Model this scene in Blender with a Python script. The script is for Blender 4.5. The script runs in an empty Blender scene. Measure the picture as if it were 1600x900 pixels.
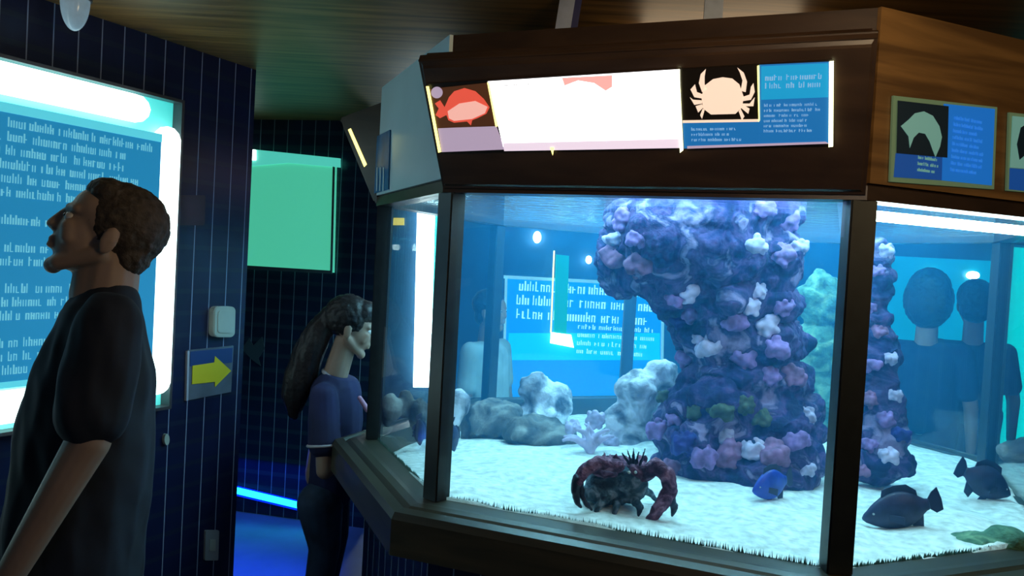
import bpy, bmesh, math, random
from mathutils import Vector, Matrix, noise
random.seed(7)
S = bpy.context.scene
COL = S.collection
V = Vector
# ------------------------------------------------------------------ camera
FPX = 1250.0
EYE = V((0, 0, 1.6))
PITCH = math.atan(35 / FPX)
ROLL = math.atan(0.055)
F_ = V((0, math.cos(PITCH), -math.sin(PITCH)))
R0 = V((1, 0, 0)); U0 = V((0, math.sin(PITCH), math.cos(PITCH)))
CX = R0 * math.cos(ROLL) + U0 * math.sin(ROLL)
CY = -R0 * math.sin(ROLL) + U0 * math.cos(ROLL)
cam_d = bpy.data.cameras.new('camera'); cam = bpy.data.objects.new('camera', cam_d); COL.objects.link(cam)
cam_d.sensor_width = 36; cam_d.lens = FPX / 1600 * 36; cam_d.clip_start = 0.02
cam.matrix_world = Matrix(((CX.x, CY.x, -F_.x, EYE.x), (CX.y, CY.y, -F_.y, EYE.y), (CX.z, CY.z, -F_.z, EYE.z), (0, 0, 0, 1)))
S.camera = cam
# ------------------------------------------------------------------ colour management, world, fill lights
S.view_settings.view_transform = 'Standard'; S.view_settings.look = 'None'
S.view_settings.gamma = 1; S.view_settings.use_curve_mapping = False
S.view_settings.exposure = 0.0
S.cycles.use_denoising = True
S.cycles.transparent_max_bounces = 24
S.cycles.max_bounces = 8
S.cycles.volume_bounces = 1
W = bpy.data.worlds.new('world'); S.world = W; W.use_nodes = True
W.node_tree.nodes['Background'].inputs[0].default_value = (0.10, 0.22, 0.55, 1)
W.node_tree.nodes['Background'].inputs[1].default_value = 0.02

def area_light(name, loc, target, size, power, color, size_y=None):
    d = bpy.data.lights.new(name, 'AREA'); d.energy = power; d.color = color; d.size = size
    if size_y: d.shape = 'RECTANGLE'; d.size_y = size_y
    o = bpy.data.objects.new(name, d); COL.objects.link(o); o.location = loc
    o.rotation_euler = (V(target) - V(loc)).to_track_quat('-Z', 'Y').to_euler()
    return o
# added unseen fill lights: warm ones for ceiling and header, a cool one from behind
area_light('warm_side_fill', (2.3, 0.1, 2.3), (1.6, 2.3, 2.0), 0.35, 11, (1.0, 0.74, 0.40))
area_light('warm_ceiling_fill', (0.55, 1.05, 2.12), (0.35, 1.6, 2.4), 0.25, 4.2, (1.0, 0.72, 0.40))
area_light('warm_header_fill', (0.62, 2.62, 2.31), (0.40, 2.0, 2.42), 0.5, 1.6, (1.0, 0.76, 0.48))
area_light('cool_fill', (-0.2, -1.2, 2.3), (-0.8, 2.2, 1.3), 0.8, 3.5, (0.45, 0.62, 1.0))

# ------------------------------------------------------------------ helpers
def ray(px, py):
    return (CX * ((px - 800) / FPX) + CY * ((450 - py) / FPX) + F_)
def P(px, py, y):
    d = ray(px, py); return EYE + d * (y / d.y)
def PZ(px, py, z):
    d = ray(px, py); return EYE + d * ((z - EYE.z) / d.z)
def tag(o, label=None, cat=None, group=None, kind=None):
    if label: o['label'] = label
    if cat: o['category'] = cat
    if group: o['group'] = group
    if kind: o['kind'] = kind
    return o
def empty(name, loc, label=None, cat=None, group=None):
    o = bpy.data.objects.new(name, None); COL.objects.link(o); o.location = loc; o.empty_display_size = 0.1
    return tag(o, label, cat, group)
def setparent(o, p):
    o.parent = p
    bpy.context.view_layer.update()
    o.matrix_parent_inverse = p.matrix_world.inverted()
def mesh_obj(name, bm, mat, parent=None, smooth=False):
    me = bpy.data.meshes.new(name); bm.to_mesh(me); bm.free()
    if smooth:
        for p in me.polygons: p.use_smooth = True
    o = bpy.data.objects.new(name, me); COL.objects.link(o)
    if mat: me.materials.append(mat)
    if parent: setparent(o, parent)
    return o
def nodes(name):
    m = bpy.data.materials.new(name); m.use_nodes = True
    return m, m.node_tree.nodes, m.node_tree.links
def mat(name, col, rough=0.6, metal=0.0, em=None, es=0.0, nscale=None, namt=0.25, bump=0.0, spec=0.5):
    m, N, L = nodes(name); b = N['Principled BSDF']
    b.inputs['Base Color'].default_value = (*col, 1); b.inputs['Roughness'].default_value = rough
    b.inputs['Metallic'].default_value = metal; b.inputs['Specular IOR Level'].default_value = spec
    if em: b.inputs['Emission Color'].default_value = (*em, 1); b.inputs['Emission Strength'].default_value = es
    if nscale:
        tc = N.new('ShaderNodeTexCoord'); n = N.new('ShaderNodeTexNoise'); n.inputs['Scale'].default_value = nscale; n.inputs['Detail'].default_value = 6
        L.new(tc.outputs['Object'], n.inputs['Vector'])
        r = N.new('ShaderNodeValToRGB'); r.color_ramp.elements[0].position = 0.3; r.color_ramp.elements[1].position = 0.7
        r.color_ramp.elements[0].color = (*[c * (1 - namt) for c in col], 1); r.color_ramp.elements[1].color = (*[min(1, c * (1 + namt)) for c in col], 1)
        L.new(n.outputs['Fac'], r.inputs['Fac']); L.new(r.outputs['Color'], b.inputs['Base Color'])
        if bump:
            bp = N.new('ShaderNodeBump'); bp.inputs['Strength'].default_value = bump; bp.inputs['Distance'].default_value = 0.01
            L.new(n.outputs['Fac'], bp.inputs['Height']); L.new(bp.outputs['Normal'], b.inputs['Normal'])
    return m
def emis(name, col, s, base=None):
    return mat(name, base or tuple(c * 0.5 for c in col), 0.5, em=col, es=s)
def ramp_mat(name, stops, scale, rough=0.85, bump=0.5, detail=8, vor=None, dist=1.0):
    m, N, L = nodes(name); b = N['Principled BSDF']; b.inputs['Roughness'].default_value = rough
    tc = N.new('ShaderNodeTexCoord'); n = N.new('ShaderNodeTexNoise'); n.inputs['Scale'].default_value = scale
    n.inputs['Detail'].default_value = detail; n.inputs['Distortion'].default_value = dist
    L.new(tc.outputs['Object'], n.inputs['Vector'])
    r = N.new('ShaderNodeValToRGB')
    while len(r.color_ramp.elements) < len(stops): r.color_ramp.elements.new(0.5)
    for e, (p, c) in zip(r.color_ramp.elements, stops): e.position = p; e.color = (*c, 1)
    L.new(n.outputs['Fac'], r.inputs['Fac']); L.new(r.outputs['Color'], b.inputs['Base Color'])
    n2 = N.new('ShaderNodeTexNoise'); n2.inputs['Scale'].default_value = scale * 5; n2.inputs['Detail'].default_value = 6
    L.new(tc.outputs['Object'], n2.inputs['Vector'])
    bp = N.new('ShaderNodeBump'); bp.inputs['Strength'].default_value = bump; bp.inputs['Distance'].default_value = 0.02
    L.new(n2.outputs['Fac'], bp.inputs['Height']); L.new(bp.outputs['Normal'], b.inputs['Normal'])
    return m
def wood_mat(name, c0, c1, scale=(1, 14, 14), rough=0.5, ang=0.0):
    m, N, L = nodes(name); b = N['Principled BSDF']; b.inputs['Roughness'].default_value = rough
    tc = N.new('ShaderNodeTexCoord'); mp = N.new('ShaderNodeMapping'); mp.inputs['Scale'].default_value = scale; mp.inputs['Rotation'].default_value = (0, 0, ang)
    n = N.new('ShaderNodeTexNoise'); n.inputs['Scale'].default_value = 1.6; n.inputs['Detail'].default_value = 8; n.inputs['Distortion'].default_value = 0.6
    L.new(tc.outputs['Object'], mp.inputs['Vector']); L.new(mp.outputs['Vector'], n.inputs['Vector'])
    r = N.new('ShaderNodeValToRGB'); r.color_ramp.elements[0].position = 0.35; r.color_ramp.elements[1].position = 0.68
    r.color_ramp.elements[0].color = (*c0, 1); r.color_ramp.elements[1].color = (*c1, 1)
    L.new(n.outputs['Fac'], r.inputs['Fac']); L.new(r.outputs['Color'], b.inputs['Base Color'])
    bp = N.new('ShaderNodeBump'); bp.inputs['Strength'].default_value = 0.15; L.new(n.outputs['Fac'], bp.inputs['Height']); L.new(bp.outputs['Normal'], b.inputs['Normal'])
    return m
def tile_mat(name, tile, vline, hline, sp=0.09, vw=0.05, hw=0.22, axis='X'):
    """glossy wall tile: thin pale upright joints, wider dull level joints; object space, along = X, up = Z"""
    m, N, L = nodes(name); b = N['Principled BSDF']; b.inputs['Roughness'].default_value = 0.35
    tc = N.new('ShaderNodeTexCoord'); sx = N.new('ShaderNodeSeparateXYZ'); L.new(tc.outputs['Object'], sx.inputs['Vector'])
    def line(sock, width, off):
        a = N.new('ShaderNodeMath'); a.operation = 'MULTIPLY_ADD'; a.inputs[1].default_value = 1 / sp; a.inputs[2].default_value = 100 + off; L.new(sock, a.inputs[0])
        f = N.new('ShaderNodeMath'); f.operation = 'FRACT'; L.new(a.outputs[0], f.inputs[0])
        g = N.new('ShaderNodeMath'); g.operation = 'LESS_THAN'; g.inputs[1].default_value = width; L.new(f.outputs[0], g.inputs[0]); return g.outputs[0]
    lv = line(sx.outputs['X'], vw, 0); lh = line(sx.outputs['Z'], hw, 0.3)
    n = N.new('ShaderNodeTexNoise'); n.inputs['Scale'].default_value = 6; L.new(tc.outputs['Object'], n.inputs['Vector'])
    r = N.new('ShaderNodeValToRGB'); r.color_ramp.elements[0].color = (*[c * 0.6 for c in tile], 1); r.color_ramp.elements[1].color = (*[c * 1.4 for c in tile], 1)
    L.new(n.outputs['Fac'], r.inputs['Fac'])
    m1 = N.new('ShaderNodeMixRGB'); L.new(lh, m1.inputs['Fac']); L.new(r.outputs['Color'], m1.inputs['Color1']); m1.inputs['Color2'].default_value = (*hline, 1)
    m2 = N.new('ShaderNodeMixRGB'); L.new(lv, m2.inputs['Fac']); L.new(m1.outputs['Color'], m2.inputs['Color1']); m2.inputs['Color2'].default_value = (*vline, 1)
    L.new(m2.outputs['Color'], b.inputs['Base Color'])
    rr = N.new('ShaderNodeMath'); rr.operation = 'MULTIPLY_ADD'; rr.inputs[1].default_value = 0.4; rr.inputs[2].default_value = 0.35; L.new(lv, rr.inputs[0]); L.new(rr.outputs[0], b.inputs['Roughness'])
    return m
def bm_box(bm, lo, hi):
    vs = [bm.verts.new((x, y, z)) for x in (lo[0], hi[0]) for y in (lo[1], hi[1]) for z in (lo[2], hi[2])]
    for f in ((0, 1, 3, 2), (4, 6, 7, 5), (0, 4, 5, 1), (2, 3, 7, 6), (0, 2, 6, 4), (1, 5, 7, 3)): bm.faces.new([vs[i] for i in f])
    return bm
def box(name, lo, hi, m, parent=None, bev=0.0):
    bm = bmesh.new(); bm_box(bm, lo, hi); bmesh.ops.recalc_face_normals(bm, faces=bm.faces)
    if bev: bmesh.ops.bevel(bm, geom=bm.edges[:], offset=bev, segments=2, affect='EDGES')
    return mesh_obj(name, bm, m, parent)
class Frame:
    """a flat face standing in the room: origin, along, up, outward normal"""
    def __init__(s, o, ex, up, out=None):
        s.o = V(o); s.ex = V(ex).normalized(); s.n = V(ex).cross(V(up)).normalized(); s.ey = s.n.cross(s.ex).normalized()
        if out is not None and s.n.dot(V(out)) < 0: s.n = -s.n
    def st(s, px, py):
        d = ray(px, py); t = (s.o - EYE).dot(s.n) / d.dot(s.n); p = EYE + d * t - s.o
        return (p.dot(s.ex), p.dot(s.ey))
    def pt(s, a, b, h=0.0): return s.o + s.ex * a + s.ey * b + s.n * h
def slab(name, fr, pts, h0, h1, m, parent=None, bev=0.0):
    """polygon in the frame's (along, up) metres, from h0 to h1 off the face"""
    bm = bmesh.new(); add_slab(bm, fr, pts, h0, h1)
    if bev: bmesh.ops.bevel(bm, geom=bm.edges[:], offset=bev, segments=2, affect='EDGES')
    return mesh_obj(name, bm, m, parent)
def add_slab(bm, fr, pts, h0, h1):
    a = [bm.verts.new(fr.pt(x, y, h0)) for x, y in pts]; b = [bm.verts.new(fr.pt(x, y, h1)) for x, y in pts]
    k = len(pts); fs = [bm.faces.new(a[::-1]), bm.faces.new(b)]
    for i in range(k): fs.append(bm.faces.new((a[i], a[(i + 1) % k], b[(i + 1) % k], b[i])))
    bmesh.ops.recalc_face_normals(bm, faces=fs)
def rect(x0, y0, x1, y1): return [(x0, y0), (x1, y0), (x1, y1), (x0, y1)]
def px_slab(name, fr, pix, h0, h1, m, parent=None, bev=0.0): return slab(name, fr, [fr.st(*p) for p in pix], h0, h1, m, parent, bev)
def lettering(name, fr, quad, rows, m, h, parent, seed=1, ragged=0.3, gap=0.45, dens=0.9, skip=(), cw=0.012, center=False):
    """rows of small upright strokes: lettering too smeared to read.  quad = (s0,t0,s1,t1) bottom-left to top-right"""
    rn = random.Random(seed); bm = bmesh.new(); s0, t0, s1, t1 = quad; rh = (t1 - t0) / rows
    for r in range(rows):
        if r in skip: continue
        top = t1 - r * rh; lh = rh * (1 - gap); end = s1 - rn.random() * ragged * (s1 - s0); st = s0
        if center: k = rn.random() * ragged * (s1 - s0) / 2; st = s0 + k; end = s1 - k
        x = st
        while x < end:
            wl = rn.randint(2, 9)
            for _ in range(wl):
                if x > end: break
                hh = lh * rn.choice((0.7, 0.75, 1.0)); w = cw * rn.uniform(0.16, 0.3)
                add_slab(bm, fr, rect(x, top - lh, x + w, top - lh + hh), h, h + 0.0015)
                if rn.random() < 0.75: add_slab(bm, fr, rect(x + cw * 0.5, top - lh, x + cw * 0.5 + w, top - lh + lh * 0.7), h, h + 0.0015)
                if rn.random() < 0.6:
                    yy = top - lh + rn.choice((0, 0.35, 0.6)) * lh; add_slab(bm, fr, rect(x, yy, x + cw * 0.6, yy + lh * 0.1), h, h + 0.0014)
                x += cw
            x += cw * 0.8
    return mesh_obj(name, bm, m, parent)
SIDE = V((0, 1, 0))
def add_capsule(bm, p0, r0, p1, r1, sy=1.0, seg=14):
    """tapered limb piece with round ends; sy widens it along SIDE"""
    p0 = V(p0); p1 = V(p1); ax = p1 - p0; L_ = ax.length
    if L_ < 1e-5: ax = V((0, 0, 1e-4)); L_ = 1e-4
    z = ax / L_; q = z.to_track_quat('Z', 'Y').to_matrix(); x = q @ V((1, 0, 0)); y = q @ V((0, 1, 0))
    sn = max(-.95, min(.95, (r0 - r1) / L_)); th = math.asin(sn); rings = []
    prof = []
    for i in range(1, 6): t = -math.pi / 2 + (th + math.pi / 2) * i / 5; prof.append((p0, r0, t))
    for i in range(0, 5): t = th + (math.pi / 2 - th) * i / 5; prof.append((p1, r1, t))
    def mv(c, o): return c + o + SIDE * (o.dot(SIDE) * (sy - 1))
    for c, r, t in prof:
        rings.append([bm.verts.new(mv(c, z * (math.sin(t) * r) + (x * math.cos(k * math.tau / seg) + y * math.sin(k * math.tau / seg)) * (math.cos(t) * r))) for k in range(seg)])
    a = bm.verts.new(mv(p0, -z * r0)); b = bm.verts.new(mv(p1, z * r1))
    for k in range(seg):
        bm.faces.new((a, rings[0][(k + 1) % seg], rings[0][k])); bm.faces.new((b, rings[-1][k], rings[-1][(k + 1) % seg]))
        for i in range(len(rings) - 1): bm.faces.new((rings[i][k], rings[i][(k + 1) % seg], rings[i + 1][(k + 1) % seg], rings[i + 1][k]))
def add_ell(bm, c, rad, rot=None, sub=3):
    M = Matrix.Translation(V(c)) @ (rot.to_4x4() if rot else Matrix.Identity(4)) @ Matrix.Diagonal((*rad, 1))
    bmesh.ops.create_icosphere(bm, subdivisions=sub, radius=1, matrix=M)
def fuse(name, bm, voxel, m, parent=None, smooth=2, disp=None, cut=None):
    """melt overlapping closed pieces into ONE continuous surface"""
    me = bpy.data.meshes.new('t'); bm.to_mesh(me); bm.free(); t = bpy.data.objects.new('t', me); COL.objects.link(t)
    md = t.modifiers.new('r', 'REMESH'); md.mode = 'VOXEL'; md.voxel_size = voxel
    if smooth: s = t.modifiers.new('s', 'SMOOTH'); s.iterations = smooth; s.factor = 0.6
    dg = bpy.context.evaluated_depsgraph_get(); me2 = bpy.data.meshes.new_from_object(t.evaluated_get(dg))
    bpy.data.objects.remove(t); bpy.data.meshes.remove(me)
    if disp:
        nn = [v.normal.copy() for v in me2.vertices]
        for v, n in zip(me2.vertices, nn): v.co = v.co + n * disp(v.co)
    if cut:
        b = bmesh.new(); b.from_mesh(me2)
        for co, no in cut:
            g = bmesh.ops.bisect_plane(b, geom=b.verts[:] + b.edges[:] + b.faces[:], plane_co=V(co), plane_no=V(no), clear_outer=True)
            ed = [e for e in g['geom_cut'] if isinstance(e, bmesh.types.BMEdge)]
            try: bmesh.ops.holes_fill(b, edges=ed)
            except Exception: pass
        b.to_mesh(me2); b.free()
    me2.name = name
    for p in me2.polygons: p.use_smooth = True
    me2.materials.clear()
    if m: me2.materials.append(m)
    o = bpy.data.objects.new(name, me2); COL.objects.link(o)
    if parent: setparent(o, parent)
    return o
def tube(name, pts, r, m, parent=None, smooth=True, seg=12, cap_round=False):
    bm = bmesh.new()
    for a, b in zip(pts[:-1], pts[1:]):
        a = V(a); b = V(b); q = (b - a).to_track_quat('Z', 'Y').to_matrix().to_4x4()
        bmesh.ops.create_cone(bm, cap_ends=True, segments=seg, radius1=r, radius2=r, depth=(b - a).length, matrix=Matrix.Translation((a + b) / 2) @ q)
    if cap_round:
        for p in (pts[0], pts[-1]): bmesh.ops.create_icosphere(bm, subdivisions=2, radius=r, matrix=Matrix.Translation(V(p)))
    return mesh_obj(name, bm, m, parent, smooth)

# ------------------------------------------------------------------ materials of the setting
M_TILE = tile_mat('navy_tile', (0.006, 0.012, 0.055), (0.24, 0.30, 0.46), (0.011, 0.020, 0.055))
M_TILE2 = tile_mat('dark_tile', (0.006, 0.018, 0.045), (0.20, 0.30, 0.34), (0.016, 0.040, 0.060), hw=0.28)
M_CEIL = wood_mat('ceiling_wood', (0.10, 0.052, 0.014), (0.30, 0.155, 0.045), (1.2, 16, 1), ang=-0.35, rough=0.45)
M_FLOOR = mat('floor_vinyl', (0.06, 0.075, 0.11), 0.35, nscale=4, namt=0.3)
M_DARKW = wood_mat('dark_hood_wood', (0.035, 0.020, 0.014), (0.060, 0.034, 0.022), (1, 6, 12), rough=0.35)
M_WOOD = wood_mat('orange_wood', (0.13, 0.065, 0.022), (0.32, 0.17, 0.055), (1, 1, 14), rough=0.4)
M_SILLW = wood_mat('sill_wood', (0.035, 0.032, 0.022), (0.08, 0.066, 0.040), (1, 1, 10), rough=0.4)
M_POST = mat('post_paint', (0.012, 0.016, 0.018), 0.4, nscale=20)
M_FARW = mat('far_blue_wall', (0.02, 0.10, 0.20), 0.6, nscale=3, namt=0.2)

# ------------------------------------------------------------------ room
ZC = 2.40
wd = V((0.447, 0.894, 0)).normalized()                 # left wall runs away to the right
WL0 = V((-1.36, 3.2, 0))
corner = WL0 + wd * 0.40
def wall(name, a, b, z1, m, thick=0.1, inside=None):
    a = V(a); b = V(b); L_ = (b - a).length; ang = math.atan2((b - a).y, (b - a).x)
    o = box(name, (0, 0, 0), (L_, thick, z1), m); o.location = a; o.rotation_euler = (0, 0, ang)
    return tag(o, kind='structure')
wall('wall_left', WL0 - wd * 6.2, corner, ZC, M_TILE)           # thickness to the left of travel
wall('wall_return', corner + V((-0.4, 0.02, 0)), corner + V((-0.09, 0.02, 0)), ZC, M_TILE2)
wall('wall_passage', corner + V((-0.45, 0.0, 0)), V((-2.0, 5.0, 0)), ZC, M_TILE2)
wall('wall_back', (-2.1, 4.99, 0), (-0.80, 4.693, 0), ZC, M_TILE2)
wall('wall_recess', (-0.80, 4.79, 0), (-1.22, 6.7, 0), ZC, M_TILE2)
wall('wall_far', (-1.4, 6.65, 0), (7.0, 6.65, 0), ZC, M_FARW)
wall('wall_right', (6.0, 6.7, 0), (6.0, -2.6, 0), ZC, M_TILE)
wall('wall_front', (6.1, -2.5, 0), (-4.6, -2.5, 0), ZC, M_TILE)
tag(box('floor', (-4.8, -2.7, -0.1), (7.2, 6.9, 0), M_FLOOR), kind='structure')
tag(box('ceiling', (-4.8, -2.7, ZC), (7.2, 6.9, ZC + 0.1), M_CEIL), kind='structure')

# ------------------------------------------------------------------ aquarium (octagon)
A = V((-0.215, 2.44)); B = V((0.864, 2.0))
ux = (B - A).normalized(); WF = (B - A).length
nf = V((ux.y, -ux.x))                                   # outward normal of the front
AP = 1.194; CEN = (A + B) / 2 - nf * AP; APD = (AP + WF / 2) / math.sqrt(2)
def rot2(v, a): return V((v.x * math.cos(a) - v.y * math.sin(a), v.x * math.sin(a) + v.y * math.cos(a)))
NRM = [rot2(nf, k * math.pi / 4) for k in range(8)]     # 0 front, 1 right-front ... 7 left-front
def octo(off):
    pts = []
    for k in range(8):                                  # corner k lies between face k-1 and face k
        n0 = NRM[k - 1]; n1 = NRM[k]
        d0 = n0.dot(CEN) + (AP if (k - 1) % 2 == 0 else APD) + off; d1 = n1.dot(CEN) + (AP if k % 2 == 0 else APD) + off
        det = n0.x * n1.y - n0.y * n1.x
        pts.append(V(((d0 * n1.y - d1 * n0.y) / det, (n0.x * d1 - n1.x * d0) / det)))
    return pts
def oct_ring(name, prof, m, parent, closed=True):
    """sweep a profile [(offset, z)...] around the octagon"""
    bm = bmesh.new(); rings = []
    for off, z in prof: rings.append([bm.verts.new((p.x, p.y, z)) for p in octo(off)])
    n = len(rings)
    for i in range(n if closed else n - 1):
        a = rings[i]; b = rings[(i + 1) % n]
        for k in range(8): bm.faces.new((a[k], a[(k + 1) % 8], b[(k + 1) % 8], b[k]))
    if not closed: bm.faces.new(rings[0][::-1]); bm.faces.new(rings[-1])
    bmesh.ops.recalc_face_normals(bm, faces=bm.faces)
    return mesh_obj(name, bm, m, parent)
def face_frame(k, off=0.0, z=0.0):
    p = octo(off); a = p[k]; b = p[(k + 1) % 8]
    return Frame((a.x, a.y, z), V((b.x - a.x, b.y - a.y, 0)), (0, 0, 1), out=(NRM[k].x, NRM[k].y, 0)), (b - a).length
ZS = 0.865; ZG = 1.81; ZH = 2.285
tank = empty('aquarium', (CEN.x, CEN.y, 0), 'large octagonal aquarium with dark posts, wooden rim and sloping hood, lit cyan from inside', 'aquarium')
# tiled plinth, one tiled panel per face so the joints follow each face
for k in range(8):
    fr, L_ = face_frame(k, 0.0)
    o = box('plinth_panel', (0, 0, 0), (L_, 0.03, 0.73), M_TILE, None)
    o.location = fr.o; o.rotation_euler = (0, 0, math.atan2(fr.ex.y, fr.ex.x)); setparent(o, tank)
oct_ring('rim', [(0.135, 0.728), (0.135, 0.835), (0.125, 0.855), (0.095, 0.862), (0.085, 0.850), (0.07, 0.862), (0.045, 0.866), (0.03, 0.866), (-0.03, ZS + 0.004), (-0.03, 0.728)], M_SILLW, tank)
oct_ring('tank_bottom', [(-0.031, 0.72), (-0.031, 0.75)], M_POST, tank, closed=False)
M_GLASS, N, L = nodes('clear_glass'); N.clear()
out = N.new('ShaderNodeOutputMaterial'); tr = N.new('ShaderNodeBsdfTransparent'); gl = N.new('ShaderNodeBsdfGlossy'); gl.inputs['Roughness'].default_value = 0.0
tr.inputs['Color'].default_value = (0.97, 0.99, 1, 1); lw = N.new('ShaderNodeLayerWeight'); lw.inputs['Blend'].default_value = 0.5
pw = N.new('ShaderNodeMath'); pw.operation = 'POWER'; pw.inputs[1].default_value = 5.0; L.new(lw.outputs['Facing'], pw.inputs[0])
fz = N.new('ShaderNodeMath'); fz.operation = 'MULTIPLY_ADD'; fz.inputs[1].default_value = 0.9; fz.inputs[2].default_value = 0.03; L.new(pw.outputs[0], fz.inputs[0]); mx = N.new('ShaderNodeMixShader')
L.new(fz.outputs[0], mx.inputs[0]); L.new(tr.outputs[0], mx.inputs[1]); L.new(gl.outputs[0], mx.inputs[2]); L.new(mx.outputs[0], out.inputs['Surface'])
for k in range(8):
    fr, L_ = face_frame(k, 0.0)
    slab('glass_pane', fr, rect(0.03, ZS + 0.003, L_ - 0.03, ZG), -0.018, -0.010, M_GLASS, tank)
pc = octo(0.0)
for k in range(8):
    c = pc[k]; bis = (NRM[k - 1] + NRM[k]).normalized(); a = math.atan2(bis.y, bis.x)
    o = box('corner_post', (-0.052, -0.033, 0), (0.006, 0.033, ZG - ZS + 0.003), M_POST, bev=0.004)
    o.location = (c.x, c.y, ZS); o.rotation_euler = (0, 0, a); setparent(o, tank)
oct_ring('header', [(0.0, ZG), (0.014, ZG), (0.014, ZG + 0.035), (0.004, ZG + 0.04), (0.004, ZH), (-0.06, ZH), (-0.06, ZG)], M_DARKW, tank)
oct_ring('lid', [(-0.061, ZH - 0.05), (-0.061, ZH - 0.02)], M_POST, tank, closed=False)
# wooden boards on the slanting faces
M_PALE = mat('pale_acrylic', (0.65, 0.82, 0.88), 0.22, nscale=2, namt=0.1)
M_PLINTH = M_TILE
for k in (1, 3, 5, 7):
    fr, L_ = face_frame(k, 0.004)
    b_ = slab('header_board', fr, rect(0.0, ZG + 0.042, L_, ZH), 0.0005, 0.012, M_PALE if k == 7 else M_WOOD, tank)
    if k == 7: b_['label'] = 'pale glossy header board'
    else: b_['label'] = 'orange brown wooden header board'
# hoods flaring outward at the top on the broad faces
HOODF = {}
for k in (0, 2, 4, 6):
    fr, L_ = face_frame(k, 0.004)
    prof = [(0.0, 1.822), (0.03, 1.822), (0.205, 2.145), (0.205, 2.165), (0.19, 2.18), (0.0, 2.235)]
    bm = bmesh.new(); a = [bm.verts.new(fr.pt(0.0, z, h)) for h, z in prof]; b = [bm.verts.new(fr.pt(L_, z, h)) for h, z in prof]
    bm.faces.new(a); bm.faces.new(b[::-1])
    for i in range(len(prof)): bm.faces.new((a[i], b[i], b[(i + 1) % len(prof)], a[(i + 1) % len(prof)]))
    bmesh.ops.recalc_face_normals(bm, faces=bm.faces)
    bmesh.ops.bevel(bm, geom=[e for e in bm.edges if e.calc_length() > 0.1], offset=0.012, segments=3, affect='EDGES')
    mesh_obj('hood', bm, M_DARKW, tank)
    o_ = fr.pt(0, 1.822, 0.03); up = (fr.pt(0, 2.145, 0.205) - o_)
    HOODF[k] = Frame(o_, fr.ex, up, out=fr.n)
# lamps in the header: tubes above the water
M_TUBE = emis('lamp_tube', (0.62, 0.93, 1.0), 22)
M_TUBE2 = emis('lamp_tube_bright', (0.75, 1.0, 1.0), 26)
def fluo(k, inset, z, name='lamp', r=0.016, m=M_TUBE, lab=None):
    fr, L_ = face_frame(k, -inset)
    t = empty('tube_lamp', fr.pt(L_ / 2, z), lab, 'lamp', None)
    tube('lamp_tube', [fr.pt(0.08, z), fr.pt(L_ - 0.08, z)], r, m, t)
    for s in (0.06, L_ - 0.08): tube('lamp_cap', [fr.pt(s, z), fr.pt(s + 0.02, z)], r + 0.004, M_POST, t)
    return t
fluo(1, 0.09, 1.785, r=0.014, m=M_TUBE2, lab='bright white tube lamp just behind the top of the right window')
# real light of those tubes
d = bpy.data.lights.new('aquarium_light', 'AREA'); d.shape = 'DISK'; d.size = 1.9; d.energy = 225; d.color = (0.45, 0.86, 1.0)
o = bpy.data.objects.new('aquarium_light', d); COL.objects.link(o); o.location = (CEN.x, CEN.y, 2.05)

# water: haze volume and rippled surface
VOL, N, L = nodes('water_haze'); N.clear(); out = N.new('ShaderNodeOutputMaterial')
vs_ = N.new('ShaderNodeVolumeScatter'); vs_.inputs['Color'].default_value = (0.04, 0.42, 0.90, 1); vs_.inputs['Density'].default_value = 0.17
va = N.new('ShaderNodeVolumeAbsorption'); va.inputs['Color'].default_value = (0.20, 0.72, 0.98, 1); va.inputs['Density'].default_value = 0.22
ad = N.new('ShaderNodeAddShader'); L.new(vs_.outputs[0], ad.inputs[0]); L.new(va.outputs[0], ad.inputs[1]); L.new(ad.outputs[0], out.inputs['Volume'])
bm = bmesh.new(); a = [bm.verts.new((p.x, p.y, 0.86)) for p in octo(-0.022)]; b = [bm.verts.new((p.x, p.y, 1.835)) for p in octo(-0.022)]
bm.faces.new(a[::-1]); bm.faces.new(b)
for k in range(8): bm.faces.new((a[k], a[(k + 1) % 8], b[(k + 1) % 8], b[k]))
tag(mesh_obj('water', bm, VOL), 'hazy blue water filling the octagonal aquarium', 'water', kind='stuff')
SURF, N, L = nodes('water_surface'); N.clear(); out = N.new('ShaderNodeOutputMaterial')
tr = N.new('ShaderNodeBsdfTransparent'); tr.inputs['Color'].default_value = (0.8, 0.95, 1, 1); gl = N.new('ShaderNodeBsdfGlossy'); gl.inputs['Roughness'].default_value = 0.06; gl.inputs['Color'].default_value = (0.7, 0.9, 1, 1)
mx = N.new('ShaderNodeMixShader'); mx.inputs[0].default_value = 0.6
tc = N.new('ShaderNodeTexCoord'); nz = N.new('ShaderNodeTexNoise'); nz.inputs['Scale'].default_value = 14; nz.inputs['Detail'].default_value = 4; L.new(tc.outputs['Object'], nz.inputs['Vector'])
bp = N.new('ShaderNodeBump'); bp.inputs['Strength'].default_value = 0.8; bp.inputs['Distance'].default_value = 0.02; L.new(nz.outputs['Fac'], bp.inputs['Height']); L.new(bp.outputs['Normal'], gl.inputs['Normal'])
L.new(tr.outputs[0], mx.inputs[1]); L.new(gl.outputs[0], mx.inputs[2]); L.new(mx.outputs[0], out.inputs['Surface'])
bm = bmesh.new(); bm.faces.new([bm.verts.new((p.x, p.y, 1.84)) for p in octo(-0.062)])
tag(mesh_obj('water_surface', bm, SURF), 'rippled sparkling water surface seen from below behind the hood', 'water', kind='stuff')

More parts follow.
